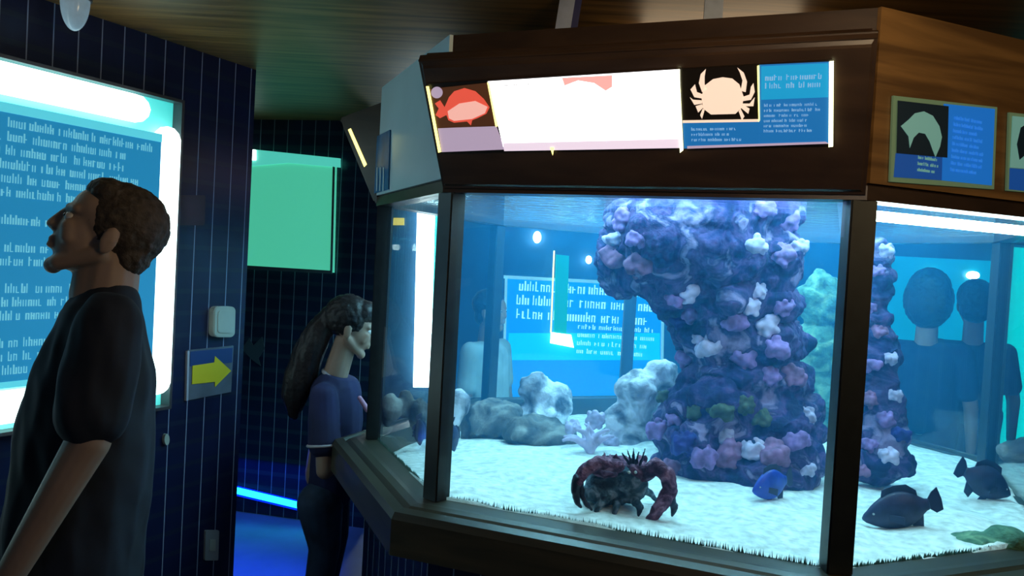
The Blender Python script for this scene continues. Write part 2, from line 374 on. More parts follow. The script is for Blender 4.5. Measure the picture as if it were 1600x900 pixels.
# ------------------------------------------------------------------ sand
M_SAND = mat('white_sand', (0.80, 0.82, 0.74), 0.95, nscale=30, namt=0.28, bump=1.0)
def sand_z(x, y):
    c = V((x, y)) - CEN
    return 0.868 + 0.022 * noise.noise(V((x * 3.1, y * 3.1, 0))) + 0.012 * noise.noise(V((x * 9, y * 9, 3))) + 0.0 - 0.10 * max(0, min(1, (-c.x * 0.6 + c.y * 0.8 - 0.15) / 0.9))
bm = bmesh.new(); NR, NA = 60, 160; ring0 = octo(-0.021)
def edge_pt(t):
    k = int(t * 8) % 8; f = t * 8 - int(t * 8); return ring0[k].lerp(ring0[(k + 1) % 8], f)
rows = []
for i in range(1, NR + 1):
    row = []
    for j in range(NA):
        p = CEN.lerp(edge_pt(j / NA), i / NR); z = sand_z(p.x, p.y)
        if i == NR: z = sand_z(p.x, p.y)
        row.append(bm.verts.new((p.x, p.y, z)))
    rows.append(row)
c0 = bm.verts.new((CEN.x, CEN.y, sand_z(*CEN)))
for j in range(NA): bm.faces.new((c0, rows[0][j], rows[0][(j + 1) % NA]))
for i in range(NR - 1):
    for j in range(NA): bm.faces.new((rows[i][j], rows[i + 1][j], rows[i + 1][(j + 1) % NA], rows[i][(j + 1) % NA]))
low = [bm.verts.new((v.co.x, v.co.y, 0.76)) for v in rows[-1]]
for j in range(NA): bm.faces.new((rows[-1][j], low[j], low[(j + 1) % NA], rows[-1][(j + 1) % NA]))
bm.faces.new(low)
bmesh.ops.recalc_face_normals(bm, faces=bm.faces)
tag(mesh_obj('sand', bm, M_SAND, smooth=True), 'rippled white sand covering the aquarium bottom', 'sand', kind='stuff')
# algae fringe along the glass foot
M_ALG = mat('green_algae', (0.03, 0.09, 0.07), 0.9, nscale=40, namt=0.5)
bm = bmesh.new(); rn = random.Random(3)
for k in (7, 0, 1):
    fr, L_ = face_frame(k, -0.024); s = 0.03
    while s < L_ - 0.03:
        h = rn.uniform(0.004, 0.018) * (1.3 if k == 0 else 1.0); w = rn.uniform(0.003, 0.007)
        a = [bm.verts.new(fr.pt(s, 0.862, 0)), bm.verts.new(fr.pt(s + w, 0.862, 0)), bm.verts.new(fr.pt(s + w / 2 + rn.uniform(-.003, .003), 0.868 + h, -0.002)), bm.verts.new(fr.pt(s + w / 2, 0.862, -0.008))]
        for f in ((0, 1, 2), (1, 3, 2), (3, 0, 2), (0, 3, 1)): bm.faces.new([a[i] for i in f])
        s += rn.uniform(0.002, 0.005)
tag(mesh_obj('algae', bm, M_ALG), 'dark green algae growing along the foot of the window glass', 'algae', kind='stuff')

# ------------------------------------------------------------------ rocks and corals
M_ROCKB = ramp_mat('blue_violet_rock', [(0.34, (0.004, 0.006, 0.05)), (0.44, (0.014, 0.014, 0.10)), (0.51, (0.09, 0.05, 0.17)), (0.57, (0.02, 0.022, 0.10)), (0.66, (0.28, 0.20, 0.36))], 9)
M_ROCKG = ramp_mat('green_violet_rock', [(0.30, (0.02, 0.03, 0.06)), (0.45, (0.05, 0.09, 0.05)), (0.58, (0.18, 0.15, 0.26)), (0.75, (0.35, 0.38, 0.24))], 9)
M_ROCKW = ramp_mat('pale_rock', [(0.36, (0.08, 0.09, 0.12)), (0.48, (0.34, 0.33, 0.38)), (0.60, (0.80, 0.74, 0.80))], 8)
M_ROCKT = ramp_mat('tan_rock', [(0.34, (0.04, 0.045, 0.05)), (0.5, (0.14, 0.13, 0.12)), (0.66, (0.32, 0.30, 0.27))], 8)
M_MOSS = ramp_mat('mossy_stone', [(0.30, (0.02, 0.06, 0.04)), (0.5, (0.08, 0.20, 0.12)), (0.7, (0.25, 0.40, 0.22))], 14)
M_COR = [mat('mauve_coral', (0.26, 0.14, 0.36), 0.8, nscale=25, namt=0.5, bump=0.5), mat('pink_coral', (0.26, 0.11, 0.22), 0.8, nscale=25, namt=0.5, bump=0.5),
         mat('white_coral', (0.52, 0.43, 0.60), 0.8, nscale=25, namt=0.3, bump=0.5), mat('blue_coral', (0.02, 0.02, 0.17), 0.8, nscale=25, namt=0.3, bump=0.5),
         mat('green_coral', (0.07, 0.09, 0.05), 0.8, nscale=25, namt=0.4, bump=0.5)]
def rough(sc, amp):
    def f(p):
        q = p * sc
        return amp * (noise.noise(q) + 0.5 * noise.noise(q * 2.3 + V((5, 1, 2))) + 0.35 * abs(noise.noise(q * 5 + V((1, 7, 2)))))
    return f
def knobby(sc, amp, csc, camp):
    f0 = rough(sc, amp)
    def f(p):
        d, _ = noise.voronoi(p * csc + V((0.3 * noise.noise(p * csc), 0, 0))); return f0(p) + camp * (0.55 - d[0]) * (0.6 + 0.8 * noise.noise(p * 4))
    return f
def coral_lump(parent, c, r, m, sq=0.8):
    """a knobbly head of coral: a cluster of little knobs"""
    bm = bmesh.new(); rn = random.Random(int((c.x * 991 + c.z * 577) * 100)); add_ell(bm, c, (r * .8, r * .8, r * .7 * sq), sub=2)
    for _ in range(22):
        d = V((rn.uniform(-1, 1), rn.uniform(-1, 0.6), rn.uniform(-1, 1) * sq)).normalized() * r * 0.72
        add_ell(bm, c + d, (r * rn.uniform(.18, .30),) * 3, sub=2)
    return fuse('coral', bm, max(r * 0.10, 0.003), m, parent, 1, rough(30, r * 0.10))
def surface_hit(obj, px, py):
    dg = bpy.context.evaluated_depsgraph_get(); d = ray(px, py).normalized()
    inv = obj.matrix_world.inverted(); ok, loc, nrm, i = obj.ray_cast(inv @ EYE, (inv.to_3x3() @ d).normalized())
    return obj.matrix_world @ loc if ok else None
def pillar(label, cat, base, levels, m, voxel, seed, amp=0.05):
    """levels: (px_left, px_right, py, depth) silhouette rows"""
    bm = bmesh.new(); rn = random.Random(seed); last = None
    for (x0, x1, y, dep) in levels:
        a = P(x0, y, dep); b = P(x1, y, dep); c = (a + b) / 2; r = (b - a).length / 2
        add_ell(bm, c, (r * 0.86, r * 0.82, r * 0.5))
        for _ in range(7):
            t = rn.uniform(0, 6.28); add_ell(bm, c + V((math.cos(t) * r * .62, math.sin(t) * r * .6, rn.uniform(-.05, .05))), (r * rn.uniform(.24, .36),) * 3, sub=2)
        if last: add_capsule(bm, last[0], last[1] * 0.7, c, r * 0.7)
        last = (c, r)
    root = empty('coral_rock', base, label, cat)
    o = fuse('rock', bm, voxel, m, root, 1, knobby(7, amp, 17, 0.034))
    return root, o
# big pillar in the middle of the front window
base = PZ(1150, 730, 0.87)
pr, prock = pillar('tall purple and blue coral covered rock pillar standing in the front window', 'rock', base,
    [(930, 1255, 352, 3.15), (925, 1262, 392, 3.15), (1010, 1240, 425, 3.15), (1040, 1262, 470, 3.1), (1040, 1268, 530, 3.1), (1055, 1275, 590, 3.1), (1020, 1285, 640, 3.1), (1004, 1285, 690, 3.08), (1004, 1285, 735, 3.05)], M_ROCKB, 0.0095, 4)
for (x, y, r, mi) in [(980, 345, .05, 0), (960, 375, .045, 2), (995, 372, .04, 0), (1195, 328, .045, 0), (1230, 345, .05, 0), (1180, 385, .045, 2), (1225, 400, .05, 0), (1250, 385, .035, 2),
                      (960, 405, .06, 1), (1000, 412, .06, 1), (1055, 470, .035, 0), (1078, 458, .04, 2), (1085, 490, .045, 0), (1060, 500, .04, 3), (1150, 505, .05, 0), (1170, 480, .045, 2), (1185, 455, .035, 2), (1200, 510, .05, 2),
                      (1225, 480, .04, 0), (1215, 545, .05, 0), (1165, 560, .055, 0), (1110, 545, .05, 2), (1075, 560, .045, 0), (1095, 530, .03, 2), (1240, 590, .05, 1), (1205, 590, .04, 0), (1130, 640, .05, 4), (1165, 632, .04, 4), (1090, 645, .04, 4),
                      (1060, 655, .045, 0), (1030, 675, .05, 0), (1015, 705, .05, 2), (1070, 695, .05, 3), (1100, 715, .05, 0), (1135, 680, .04, 2), (1140, 710, .06, 1), (1180, 705, .045, 2), (1210, 715, .06, 1), (1245, 690, .05, 0), (1262, 650, .035, 2), (1055, 730, .04, 1), (1262, 735, .03, 2), (1190, 655, .04, 4), (1040, 620, .035, 4)]:
    p = surface_hit(prock, x, y)
    if p is not None: coral_lump(pr, p + V((0, r * 0.35, 0)), r * 1.15, M_COR[mi])
# slimmer column in the right window, standing in for the pillar's refracted double
base2 = PZ(1390, 735, 0.87)
pr2, prock2 = pillar('slim mauve coral column standing in for the refracted pillar in the right window behind the corner post', 'rock', base2,
    [(1345, 1400, 385, 3.0), (1335, 1395, 430, 3.0), (1330, 1392, 500, 3.0), (1330, 1405, 560, 3.0), (1330, 1415, 620, 3.0), (1330, 1425, 680, 2.95), (1325, 1430, 725, 2.92)], M_ROCKB, 0.009, 9, 0.03)
for (x, y, r, mi) in [(1385, 392, .035, 2), (1372, 425, .03, 0), (1360, 480, .03, 0), (1375, 520, .03, 1), (1392, 560, .03, 2), (1365, 570, .035, 0), (1360, 625, .035, 1), (1400, 620, .03, 2), (1385, 655, .035, 0), (1410, 680, .035, 3), (1360, 695, .035, 0), (1390, 715, .035, 2), (1350, 735, .03, 1)]:
    p = surface_hit(prock2, x, y)
    if p is not None: coral_lump(pr2, p + V((0, r * 0.35, 0)), r * 1.15, M_COR[mi])
def boulder(name, label, specs, m, voxel=0.012, amp=0.03, sc=11, seed=1):
    bm = bmesh.new(); rn = random.Random(seed)
    for (x, y, dep, rx, rz) in specs:
        c = P(x, y, dep); rx *= dep / FPX; rz *= dep / FPX; add_ell(bm, c, (rx, rx * 0.8, rz))
        for _ in range(4):
            t = rn.uniform(0, 6.28); add_ell(bm, c + V((math.cos(t) * rx * .6, math.sin(t) * rx * .5, rn.uniform(-.3, .5) * rz)), (rx * .35, rx * .35, rz * .4), sub=2)
    o = fuse(name, bm, voxel, m, None, 1, knobby(sc, amp * .8, 16, 0.030)); return tag(o, label, 'rock')
boulder('rock', 'whitish jagged rock leaning against the left side of the pillar', [(1030, 590, 3.55, 30, 28), (1000, 620, 3.5, 38, 42), (985, 660, 3.5, 40, 40), (975, 690, 3.5, 45, 28)], M_ROCKW, seed=2)
boulder('rock', 'low tan rock mound on the sand at the far left of the front window', [(770, 655, 3.7, 48, 30), (745, 675, 3.7, 30, 20)], M_ROCKT, seed=3)
boulder('rock', 'ribbed tan rock on the sand right of the low mound', [(835, 675, 3.55, 50, 26), (868, 685, 3.5, 30, 18)], M_ROCKT, seed=4)
boulder('rock', 'pale upright rock lump standing behind the tan mounds', [(838, 612, 3.85, 26, 30), (870, 632, 3.85, 24, 34), (845, 655, 3.85, 42, 30)], M_ROCKW, seed=5)
boulder('rock', 'small pinkish rock beside the left corner post', [(712, 632, 3.4, 20, 22), (700, 655, 3.4, 22, 22)], M_ROCKW, seed=6, amp=.02)
boulder('rock', 'pale rock heap behind the narrow left window', [(608, 640, 3.25, 16, 26), (632, 632, 3.3, 14, 22), (655, 648, 3.3, 16, 26)], M_ROCKT, seed=7, amp=.02, voxel=.009)
boulder('rock', 'round mossy green stone close to the glass of the right window', [(1528, 856, 2.32, 44, 24), (1572, 852, 2.33, 42, 32)], M_MOSS, seed=8, amp=.01, voxel=.008)
boulder('rock', 'green algae covered rock behind the pillar near the corner post', [(1285, 470, 3.9, 40, 46), (1280, 550, 3.9, 46, 50), (1290, 620, 3.9, 44, 60), (1290, 690, 3.9, 50, 50)], M_MOSS, seed=9)
boulder('rock', 'brown rounded rock at the right edge of the right window', [(1592, 708, 3.15, 32, 18)], M_ROCKT, seed=10, amp=.015)
# white branching coral in front of the rocks
root = empty('branching_coral', PZ(920, 705, 0.87), 'small white branching coral on the sand behind the crab', 'coral')
bm = bmesh.new(); rn = random.Random(5); o0 = PZ(922, 706, 0.868)
for k in range(9):
    a = rn.uniform(-1, 1); p = o0.copy(); d = V((a, rn.uniform(-.5, .5), 1.2)).normalized(); r = 0.016
    for s in range(5):
        q = p + d * 0.026; add_capsule(bm, p, r, q, r * 0.85); p = q; r *= 0.85; d = (d + V((rn.uniform(-.6, .6) + a * .4, rn.uniform(-.4, .4), -0.12 * s))).normalized()
fuse('coral_branches', bm, 0.005, M_COR[2], root, 1, rough(40, 0.003))
root = empty('rubble_coral', PZ(905, 690, 0.87), 'knobbly pale coral cluster left of the whitish rock', 'coral')
for (x, y, r) in ((895, 668, .04), (930, 655, .05), (955, 690, .04)):
    o = coral_lump(root, P(x, y, 3.4), r, M_COR[2])

# ------------------------------------------------------------------ fish
M_FDARK = mat('dark_fish_skin', (0.025, 0.03, 0.075), 0.45, nscale=30, namt=0.4)
M_FBLUE = mat('blue_fish_skin', (0.02, 0.05, 0.38), 0.4, nscale=30, namt=0.3)
M_FFIN = mat('fish_fin', (0.015, 0.02, 0.06), 0.5, nscale=30)
M_EYEW = mat('fish_eye', (0.5, 0.5, 0.45), 0.2)
def fish(label, c, length, height, yaw, pitch, m, mf):
    """nose along local +X"""
    R = Matrix.Rotation(yaw, 3, 'Z') @ Matrix.Rotation(-pitch, 3, 'Y'); c = V(c); T = lambda x, y, z: c + R @ V((x * length, y * length, z * height))
    root = empty('fish', c, label, 'fish')
    bm = bmesh.new(); prof = [(0.5, 0.03, 0.02, 0), (0.42, 0.16, 0.05, 0), (0.3, 0.30, 0.085, 0.01), (0.12, 0.42, 0.10, 0.02), (-0.06, 0.42, 0.095, 0.02), (-0.2, 0.30, 0.07, 0.01), (-0.31, 0.15, 0.035, 0), (-0.36, 0.12, 0.022, 0)]
    rings = []
    for x, hz, hy, dz in prof: rings.append([bm.verts.new(T(x, math.cos(t) * hy, math.sin(t) * hz + dz)) for t in [i * math.tau / 14 for i in range(14)]])
    for a, b in zip(rings[:-1], rings[1:]):
        for i in range(14): bm.faces.new((a[i], a[(i + 1) % 14], b[(i + 1) % 14], b[i]))
    bm.faces.new(rings[0]); bm.faces.new(rings[-1][::-1]); bmesh.ops.recalc_face_normals(bm, faces=bm.faces)
    bmesh.ops.subdivide_edges(bm, edges=bm.edges[:], cuts=1, use_grid_fill=True, smooth=0.6)
    mesh_obj('body', bm, m, root, True)
    def fin(name, pts, th=0.008):
        bm = bmesh.new(); k = len(pts); a = [bm.verts.new(T(x, th, z)) for x, z in pts]; b = [bm.verts.new(T(x, -th, z)) for x, z in pts]
        bm.faces.new(a); bm.faces.new(b[::-1])
        for i in range(k): bm.faces.new((a[i], b[i], b[(i + 1) % k], a[(i + 1) % k]))
        bmesh.ops.recalc_face_normals(bm, faces=bm.faces); mesh_obj(name, bm, mf, root)
    fin('dorsal_fin', [(0.22, 0.34), (0.17, 0.55), (0.02, 0.60), (-0.14, 0.56), (-0.24, 0.38), (-0.24, 0.2), (0.1, 0.3)])
    fin('tail_fin', [(-0.34, 0.10), (-0.42, 0.26), (-0.50, 0.34), (-0.52, 0.05), (-0.51, -0.20), (-0.42, -0.24), (-0.34, -0.10)])
    fin('anal_fin', [(-0.08, -0.30), (-0.12, -0.58), (-0.22, -0.50), (-0.26, -0.18)])
    fin('belly_fin', [(0.20, -0.28), (0.10, -0.60), (0.04, -0.52), (0.08, -0.30)])
    for s in (-1, 1):
        bm = bmesh.new(); add_ell(bm, T(0.36, 0.055 * s, 0.09), (length * .018,) * 3, sub=2); mesh_obj('eye', bm, M_EYEW, root, True)
        bm = bmesh.new(); a = [bm.verts.new(T(x, s * y, z)) for x, y, z in ((0.2, .09, .02), (0.2, .09, -.12), (0.05, .16, -.26), (0.03, .17, -.08))]; b = [bm.verts.new(v.co + V((0.001, 0.001, .002))) for v in a]
        bm.faces.new(a); bm.faces.new(b[::-1])
        for i in range(4): bm.faces.new((a[i], b[i], b[(i + 1) % 4], a[(i + 1) % 4]))
        mesh_obj('side_fin', bm, mf, root)
    return root
fish('dark fish nosing down to the left at the sand beside the right corner post', P(1408, 797, 2.42), 0.235, 0.13, math.pi - 0.1, -0.32, M_FDARK, M_FFIN)
fish('dark fish nosing down to the right over the sand in the right window', P(1537, 752, 2.80), 0.225, 0.13, 0.1, -0.42, M_FDARK, M_FFIN)
fish('small deep blue fish at the foot of the purple pillar', P(1207, 757, 2.62), 0.17, 0.115, math.pi + 0.45, -0.2, M_FBLUE, M_FFIN)
fish('thin dark fish standing nose down right of the left corner post', P(707, 680, 3.0), 0.13, 0.07, 0.9, -1.35, M_FDARK, M_FFIN)
fish('thin dark fish nose down behind the narrow left window', P(655, 672, 3.0), 0.12, 0.07, 1.0, -1.4, M_FDARK, M_FFIN)

# ------------------------------------------------------------------ crab
M_CRAB = ramp_mat('crab_shell', [(0.35, (0.05, 0.015, 0.04)), (0.5, (0.15, 0.05, 0.10)), (0.65, (0.40, 0.18, 0.26))], 30)
M_CRABB = ramp_mat('crab_body_shell', [(0.38, (0.015, 0.03, 0.05)), (0.5, (0.04, 0.08, 0.10)), (0.64, (0.20, 0.22, 0.26))], 25)
M_CRABT = mat('crab_claw_tip', (0.01, 0.012, 0.03), 0.4, nscale=20)
DC = 2.42
root = empty('crab', P(975, 800, DC), 'large purple red crab with bowed claws sitting on the sand in the front window', 'crab')
bm = bmesh.new(); c = P(958, 756, DC + .06); add_ell(bm, c, (0.085, 0.075, 0.062)); add_ell(bm, P(985, 755, DC + .02), (0.055, 0.05, 0.062)); add_ell(bm, P(940, 768, DC + 0.02), (0.06, 0.05, 0.042))
fuse('body', bm, 0.006, M_CRABB, root, 1, rough(30, 0.007))
bm = bmesh.new(); add_ell(bm, P(965, 728, DC + .06), (0.07, 0.06, 0.03)); add_ell(bm, P(998, 735, DC + .0), (0.035, 0.03, 0.03)); add_ell(bm, P(945, 735, DC + .02), (0.05, 0.04, 0.02))
rn = random.Random(8)
for _ in range(16):
    p = P(rn.uniform(925, 1010), rn.uniform(715, 732), DC + rn.uniform(0, .06)); add_capsule(bm, p, 0.009, p + V((rn.uniform(-.01, .01), rn.uniform(-.01, .01), 0.018)), 0.003)
fuse('carapace', bm, 0.005, M_CRAB, root, 1, rough(40, 0.006))
def limb(name, pts, m):
    bm = bmesh.new()
    for (a, b) in zip(pts[:-1], pts[1:]): add_capsule(bm, P(a[0], a[1], a[2]), a[3], P(b[0], b[1], b[2]), b[3])
    return fuse(name, bm, 0.0035, m, root, 1, rough(60, 0.003))
limb('claw_arm', [(1005, 745, DC, .020), (1025, 728, DC - .04, .024), (1043, 742, DC - .05, .024), (1048, 768, DC - .06, .021)], M_CRAB)
limb('claw', [(1047, 765, DC - .06, .021), (1036, 785, DC - .065, .022), (1022, 805, DC - .07, .016), (1012, 812, DC - .07, .008)], M_CRAB)
limb('claw_finger', [(1048, 775, DC - .06, .015), (1053, 792, DC - .06, .011), (1050, 806, DC - .06, .004)], M_CRABT)
limb('claw_arm', [(965, 728, DC - .03, .020), (935, 722, DC - .05, .020), (912, 736, DC - .05, .019), (903, 752, DC - .06, .016)], M_CRAB)
limb('claw', [(902, 748, DC - .06, .015), (898, 765, DC - .06, .013), (902, 784, DC - .06, .009), (908, 793, DC - .06, .004)], M_CRABT)
limb('claw_finger', [(905, 752, DC - .05, .012), (908, 770, DC - .05, .010), (914, 785, DC - .055, .008), (924, 796, DC - .055, .004)], M_CRABT)
for (pts) in ([(1000, 765, DC + .03, .014), (1015, 770, DC + .1, .011), (1028, 785, DC + .1, .005)], [(930, 770, DC + .05, .014), (915, 772, DC + .1, .011), (905, 784, DC + .12, .005)],
              [(990, 780, DC - .02, .014), (1000, 792, DC - .05, .011), (998, 806, DC - .06, .005)], [(945, 780, DC - .02, .014), (935, 790, DC - .04, .011), (930, 802, DC - .05, .005)],
              [(965, 785, DC - .02, .012), (962, 795, DC - .04, .010), (958, 805, DC - .05, .005)]): limb('leg', pts, M_CRABB)
for (x0, y0, x1, y1) in ((986, 722, 980, 702), (990, 722, 990, 700), (994, 724, 998, 706), (1000, 726, 1008, 702), (983, 724, 972, 708)): limb('antenna', [(x0, y0, DC - .03, .005), (x1, y1, DC - .04, .0022)], M_CRABT)
for x in (983, 993):
    bm = bmesh.new(); add_ell(bm, P(x, 738, DC - .05), (.005,) * 3, sub=2); mesh_obj('eye', bm, M_EYEW, root, True)

# ------------------------------------------------------------------ backlit sign in the front hood
H = HOODF[0]
M_WHITE_E = emis('backlit_white', (1.0, 0.97, 0.98), 2.6)
M_LILAC_E = emis('backlit_lilac', (0.52, 0.40, 0.55), 0.75)
M_BLACK_P = mat('print_black', (0.012, 0.008, 0.006), 0.4)
M_BROWN_P = emis('print_brown', (0.09, 0.03, 0.01), 0.6)
M_RED_E = emis('print_red', (0.85, 0.10, 0.06), 0.85)
M_PINK_E = emis('print_pink', (1.0, 0.50, 0.42), 0.85)
M_CREAM_E = emis('print_cream', (0.95, 0.72, 0.55), 0.9)
M_YEL_E = emis('lamp_gap_yellow', (1.0, 0.90, 0.25), 2.2)
M_YELW_E = emis('lamp_gap_pale', (1.0, 1.0, 0.55), 3.0)
M_BLUE_E = emis('print_blue', (0.012, 0.17, 0.48), 0.75)
M_BLUE2_E = emis('print_bright_blue', (0.01, 0.34, 0.66), 0.8)
M_PBLUE_E = emis('print_pale_blue', (0.25, 0.48, 0.72), 0.8)
sg = empty('lightbox_sign', H.pt(0.6, 0.2), 'long glowing sign with fish and crab pictures in the dark front hood', 'sign')
sign_q = [(668, 130), (1300, 92), (1303, 226), (690, 238)]
px_slab('backing', H, sign_q, 0.002, 0.006, M_BLACK_P, sg)
px_slab('white_panel', H, [(764, 126), (1063, 107), (1065, 222), (788, 228)], 0.007, 0.009, M_WHITE_E, sg)
px_slab('caption_strip', H, [(686, 199), (777, 196), (790, 232), (692, 236)], 0.007, 0.009, M_LILAC_E, sg)
px_slab('caption_strip', H, [(788, 222), (1063, 215), (1065, 229), (790, 234)], 0.0095, 0.011, emis('backlight_falloff', (0.85, 0.70, 0.82), 0.95), sg)  # pinkish strip paints the backlight's falloff along the white panel's foot
px_slab('fish_picture', H, [(672, 138), (764, 128), (777, 195), (686, 199)], 0.007, 0.009, M_BROWN_P, sg)
def ellp(cx, cy, rx, ry, n=20, rot=0.0):
    out = []
    for i in range(n):
        t = i * math.tau / n; x = math.cos(t) * rx; y = math.sin(t) * ry; out.append((cx + x * math.cos(rot) - y * math.sin(rot), cy + x * math.sin(rot) + y * math.cos(rot)))
    return out
fb = [(697, 166), (704, 150), (712, 141), (728, 136), (745, 141), (758, 153), (767, 166), (762, 176), (748, 183), (740, 186), (738, 194), (732, 188), (712, 190), (703, 186), (700, 178), (690, 183), (683, 178), (688, 168), (682, 160), (690, 155)]
px_slab('printed_fish', H, fb, 0.0095, 0.0105, M_RED_E, sg)
px_slab('printed_fish_belly', H, [(702, 172), (720, 160), (745, 156), (764, 165), (760, 175), (740, 184), (712, 187), (704, 183)], 0.0106, 0.0112, M_PINK_E, sg)
px_slab('corner_mark', H, ellp(685, 143, 9, 9), 0.0095, 0.0105, M_LILAC_E, sg)
px_slab('red_print', H, [(880, 120), (958, 116), (958, 134), (948, 140), (930, 128), (905, 124), (884, 132)], 0.0095, 0.0105, emis('print_salmon', (0.95, 0.42, 0.38), 1.0), sg)
px_slab('crab_picture', H, [(1066, 107), (1186, 100), (1186, 190), (1068, 193)], 0.007, 0.009, M_BLACK_P, sg)
px_slab('text_panel', H, [(1187, 100), (1296, 95), (1296, 222), (1187, 226)], 0.007, 0.009, M_BLUE_E, sg)
px_slab('text_panel_band', H, [(1190, 102), (1294, 97), (1294, 150), (1190, 154)], 0.0095, 0.0105, M_BLUE2_E, sg)
px_slab('caption_strip', H, [(1068, 190), (1187, 188), (1187, 226), (1070, 230)], 0.0095, 0.0105, M_BLUE_E, sg)
px_slab('caption_line', H, [(1068, 186), (1187, 184), (1187, 188), (1068, 190)], 0.0107, 0.0115, M_CREAM_E, sg)
px_slab('caption_line', H, [(1075, 226), (1290, 219), (1296, 222), (1075, 230)], 0.0107, 0.0115, M_LILAC_E, sg)
bm = bmesh.new()
for quad in ([(1097, 150), (1102, 132), (1115, 122), (1130, 119), (1145, 121), (1156, 130), (1163, 150), (1160, 166), (1150, 176), (1112, 177), (1100, 168)],
             [(1098, 142), (1093, 128), (1096, 114), (1104, 106), (1102, 118), (1102, 130), (1106, 138)], [(1158, 140), (1161, 124), (1157, 112), (1153, 104), (1163, 112), (1168, 126), (1166, 142)],
             [(1098, 152), (1086, 150), (1080, 138), (1087, 130), (1090, 142), (1100, 146)], [(1098, 160), (1086, 162), (1079, 150), (1084, 154), (1098, 155)], [(1100, 166), (1092, 174), (1088, 164), (1098, 161)],
             [(1102, 170), (1098, 184), (1095, 178), (1099, 168)], [(1160, 150), (1172, 146), (1174, 134), (1178, 128), (1180, 142), (1174, 154), (1162, 156)], [(1160, 160), (1172, 160), (1180, 150), (1178, 164), (1162, 164)],
             [(1158, 166), (1170, 176), (1172, 168), (1162, 162)], [(1155, 172), (1160, 186), (1164, 180), (1158, 168)]):
    add_slab(bm, H, [H.st(*q) for q in quad], 0.0095, 0.0105)
mesh_obj('printed_crab', bm, M_CREAM_E, sg)
def tall(fr, x, y0, y1, w): return [(x - w, y0), (x + w, y0), (x + w - 2, y1), (x - w - 2, y1)]
px_slab('lamp_gap', H, [(669, 133), (673, 133), (692, 235), (688, 236)], 0.0115, 0.014, M_YEL_E, sg)
px_slab('lamp_gap', H, [(1296, 94), (1303, 93), (1302, 226), (1295, 227)], 0.0115, 0.014, M_YELW_E, sg)
px_slab('lamp_gap', H, [(1057, 107), (1063, 106), (1069, 232), (1064, 236)], 0.0115, 0.014, M_YELW_E, sg)
px_slab('lamp_gap', H, [(862, 228), (868, 228), (866, 240)], 0.0115, 0.014, M_YEL_E, sg)
px_slab('picture_edge', H, [(764, 127), (767, 127), (780, 195), (777, 196)], 0.0115, 0.013, M_YEL_E, sg)
px_slab('picture_edge', H, [(1184, 101), (1187, 100), (1188, 186), (1186, 188)], 0.0115, 0.013, M_YEL_E, sg)
def pixrect_st(fr, x0, y0, x1, y1):
    a = fr.st(x0, y1); b = fr.st(x1, y0); return (a[0], a[1], b[0], b[1])
lettering('lettering', H, pixrect_st(H, 1196, 112, 1290, 140), 2, M_PBLUE_E, 0.0107, sg, 3, cw=0.010, gap=.3, ragged=.1)
lettering('lettering', H, pixrect_st(H, 1194, 158, 1284, 208), 6, M_PBLUE_E, 0.0107, sg, 4, cw=0.006, ragged=.25)
lettering('lettering', H, pixrect_st(H, 1082, 196, 1165, 222), 3, M_PBLUE_E, 0.0107, sg, 5, cw=0.006)
lettering('lettering', H, pixrect_st(H, 790, 128, 860, 134), 1, mat('print_grey', (0.3, 0.3, 0.3), .5), 0.0095, sg, 6, cw=0.006)
# sign in the left hood, seen from its side
H6 = HOODF[6]
sg = empty('lightbox_sign', H6.pt(0.6, 0.2), 'dark hood sign with yellow lamp edge on the far left face of the tank', 'sign')
L6 = face_frame(6)[1]
slab('backing', H6, rect(0.08, 0.06, L6 - 0.08, 0.30), 0.002, 0.02, M_BLACK_P, sg)
slab('lamp_gap', H6, rect(L6 - 0.11, 0.07, L6 - 0.085, 0.29), 0.021, 0.03, M_YEL_E, sg)
slab('white_panel', H6, rect(0.12, 0.09, L6 - 0.13, 0.28), 0.021, 0.024, M_LILAC_E, sg)
e6 = Frame(face_frame(6, 0.004)[0].pt(L6, 1.9), NRM[6].to_3d(), (0, 0, 1), out=face_frame(6)[0].ex)
px_slab('lamp_gap', e6, [(545, 203), (549, 201), (574, 257), (570, 261)], 0.001, 0.006, M_YEL_E, sg)
# blue print on the pale left board
fr7, L7 = face_frame(7, 0.017)
sg = empty('printed_sign', fr7.pt(0.3, 2.0), 'narrow blue printed sign on the pale header board left of the hood', 'sign')
M_BP = mat('blue_print', (0.02, 0.16, 0.36), 0.4, nscale=20); M_WP = mat('white_print', (0.6, 0.75, 0.8), 0.4)
px_slab('board', fr7, [(587, 215), (611, 203), (608, 296), (584, 303)], 0.001, 0.005, M_BP, sg)
for x in (591, 596, 601): px_slab('white_line', fr7, [(x, 262), (x + 1.6, 261), (x + 0.6, 298), (x - 1, 299)], 0.0055, 0.0065, M_WP, sg)
# two signs on the orange board at the right
fr1, L1 = face_frame(1, 0.018)
M_SFR = mat('sign_edge_green', (0.20, 0.30, 0.16), 0.5, em=(0.05, 0.10, 0.06), es=0.6); M_SBL = mat('sign_blue', (0.015, 0.16, 0.62), 0.45, em=(0.005, 0.11, 0.42), es=0.9); M_SBD = mat('sign_deep_blue', (0.012, 0.07, 0.33), 0.45, em=(0.004, 0.045, 0.2), es=0.9)
M_SNV = mat('sign_navy', (0.006, 0.03, 0.07), 0.45); M_SAN = mat('sign_pale_green', (0.25, 0.48, 0.42), 0.5, em=(0.06, 0.18, 0.17), es=0.9)
sg = empty('species_sign', fr1.pt(0.2, 1.95), 'square blue species sign with a curled pale shrimp picture on the orange wooden header', 'sign')
px_slab('frame', fr1, [(1393, 150), (1555, 168), (1550, 296), (1388, 284)], 0.0, 0.006, M_SFR, sg, 0.0)
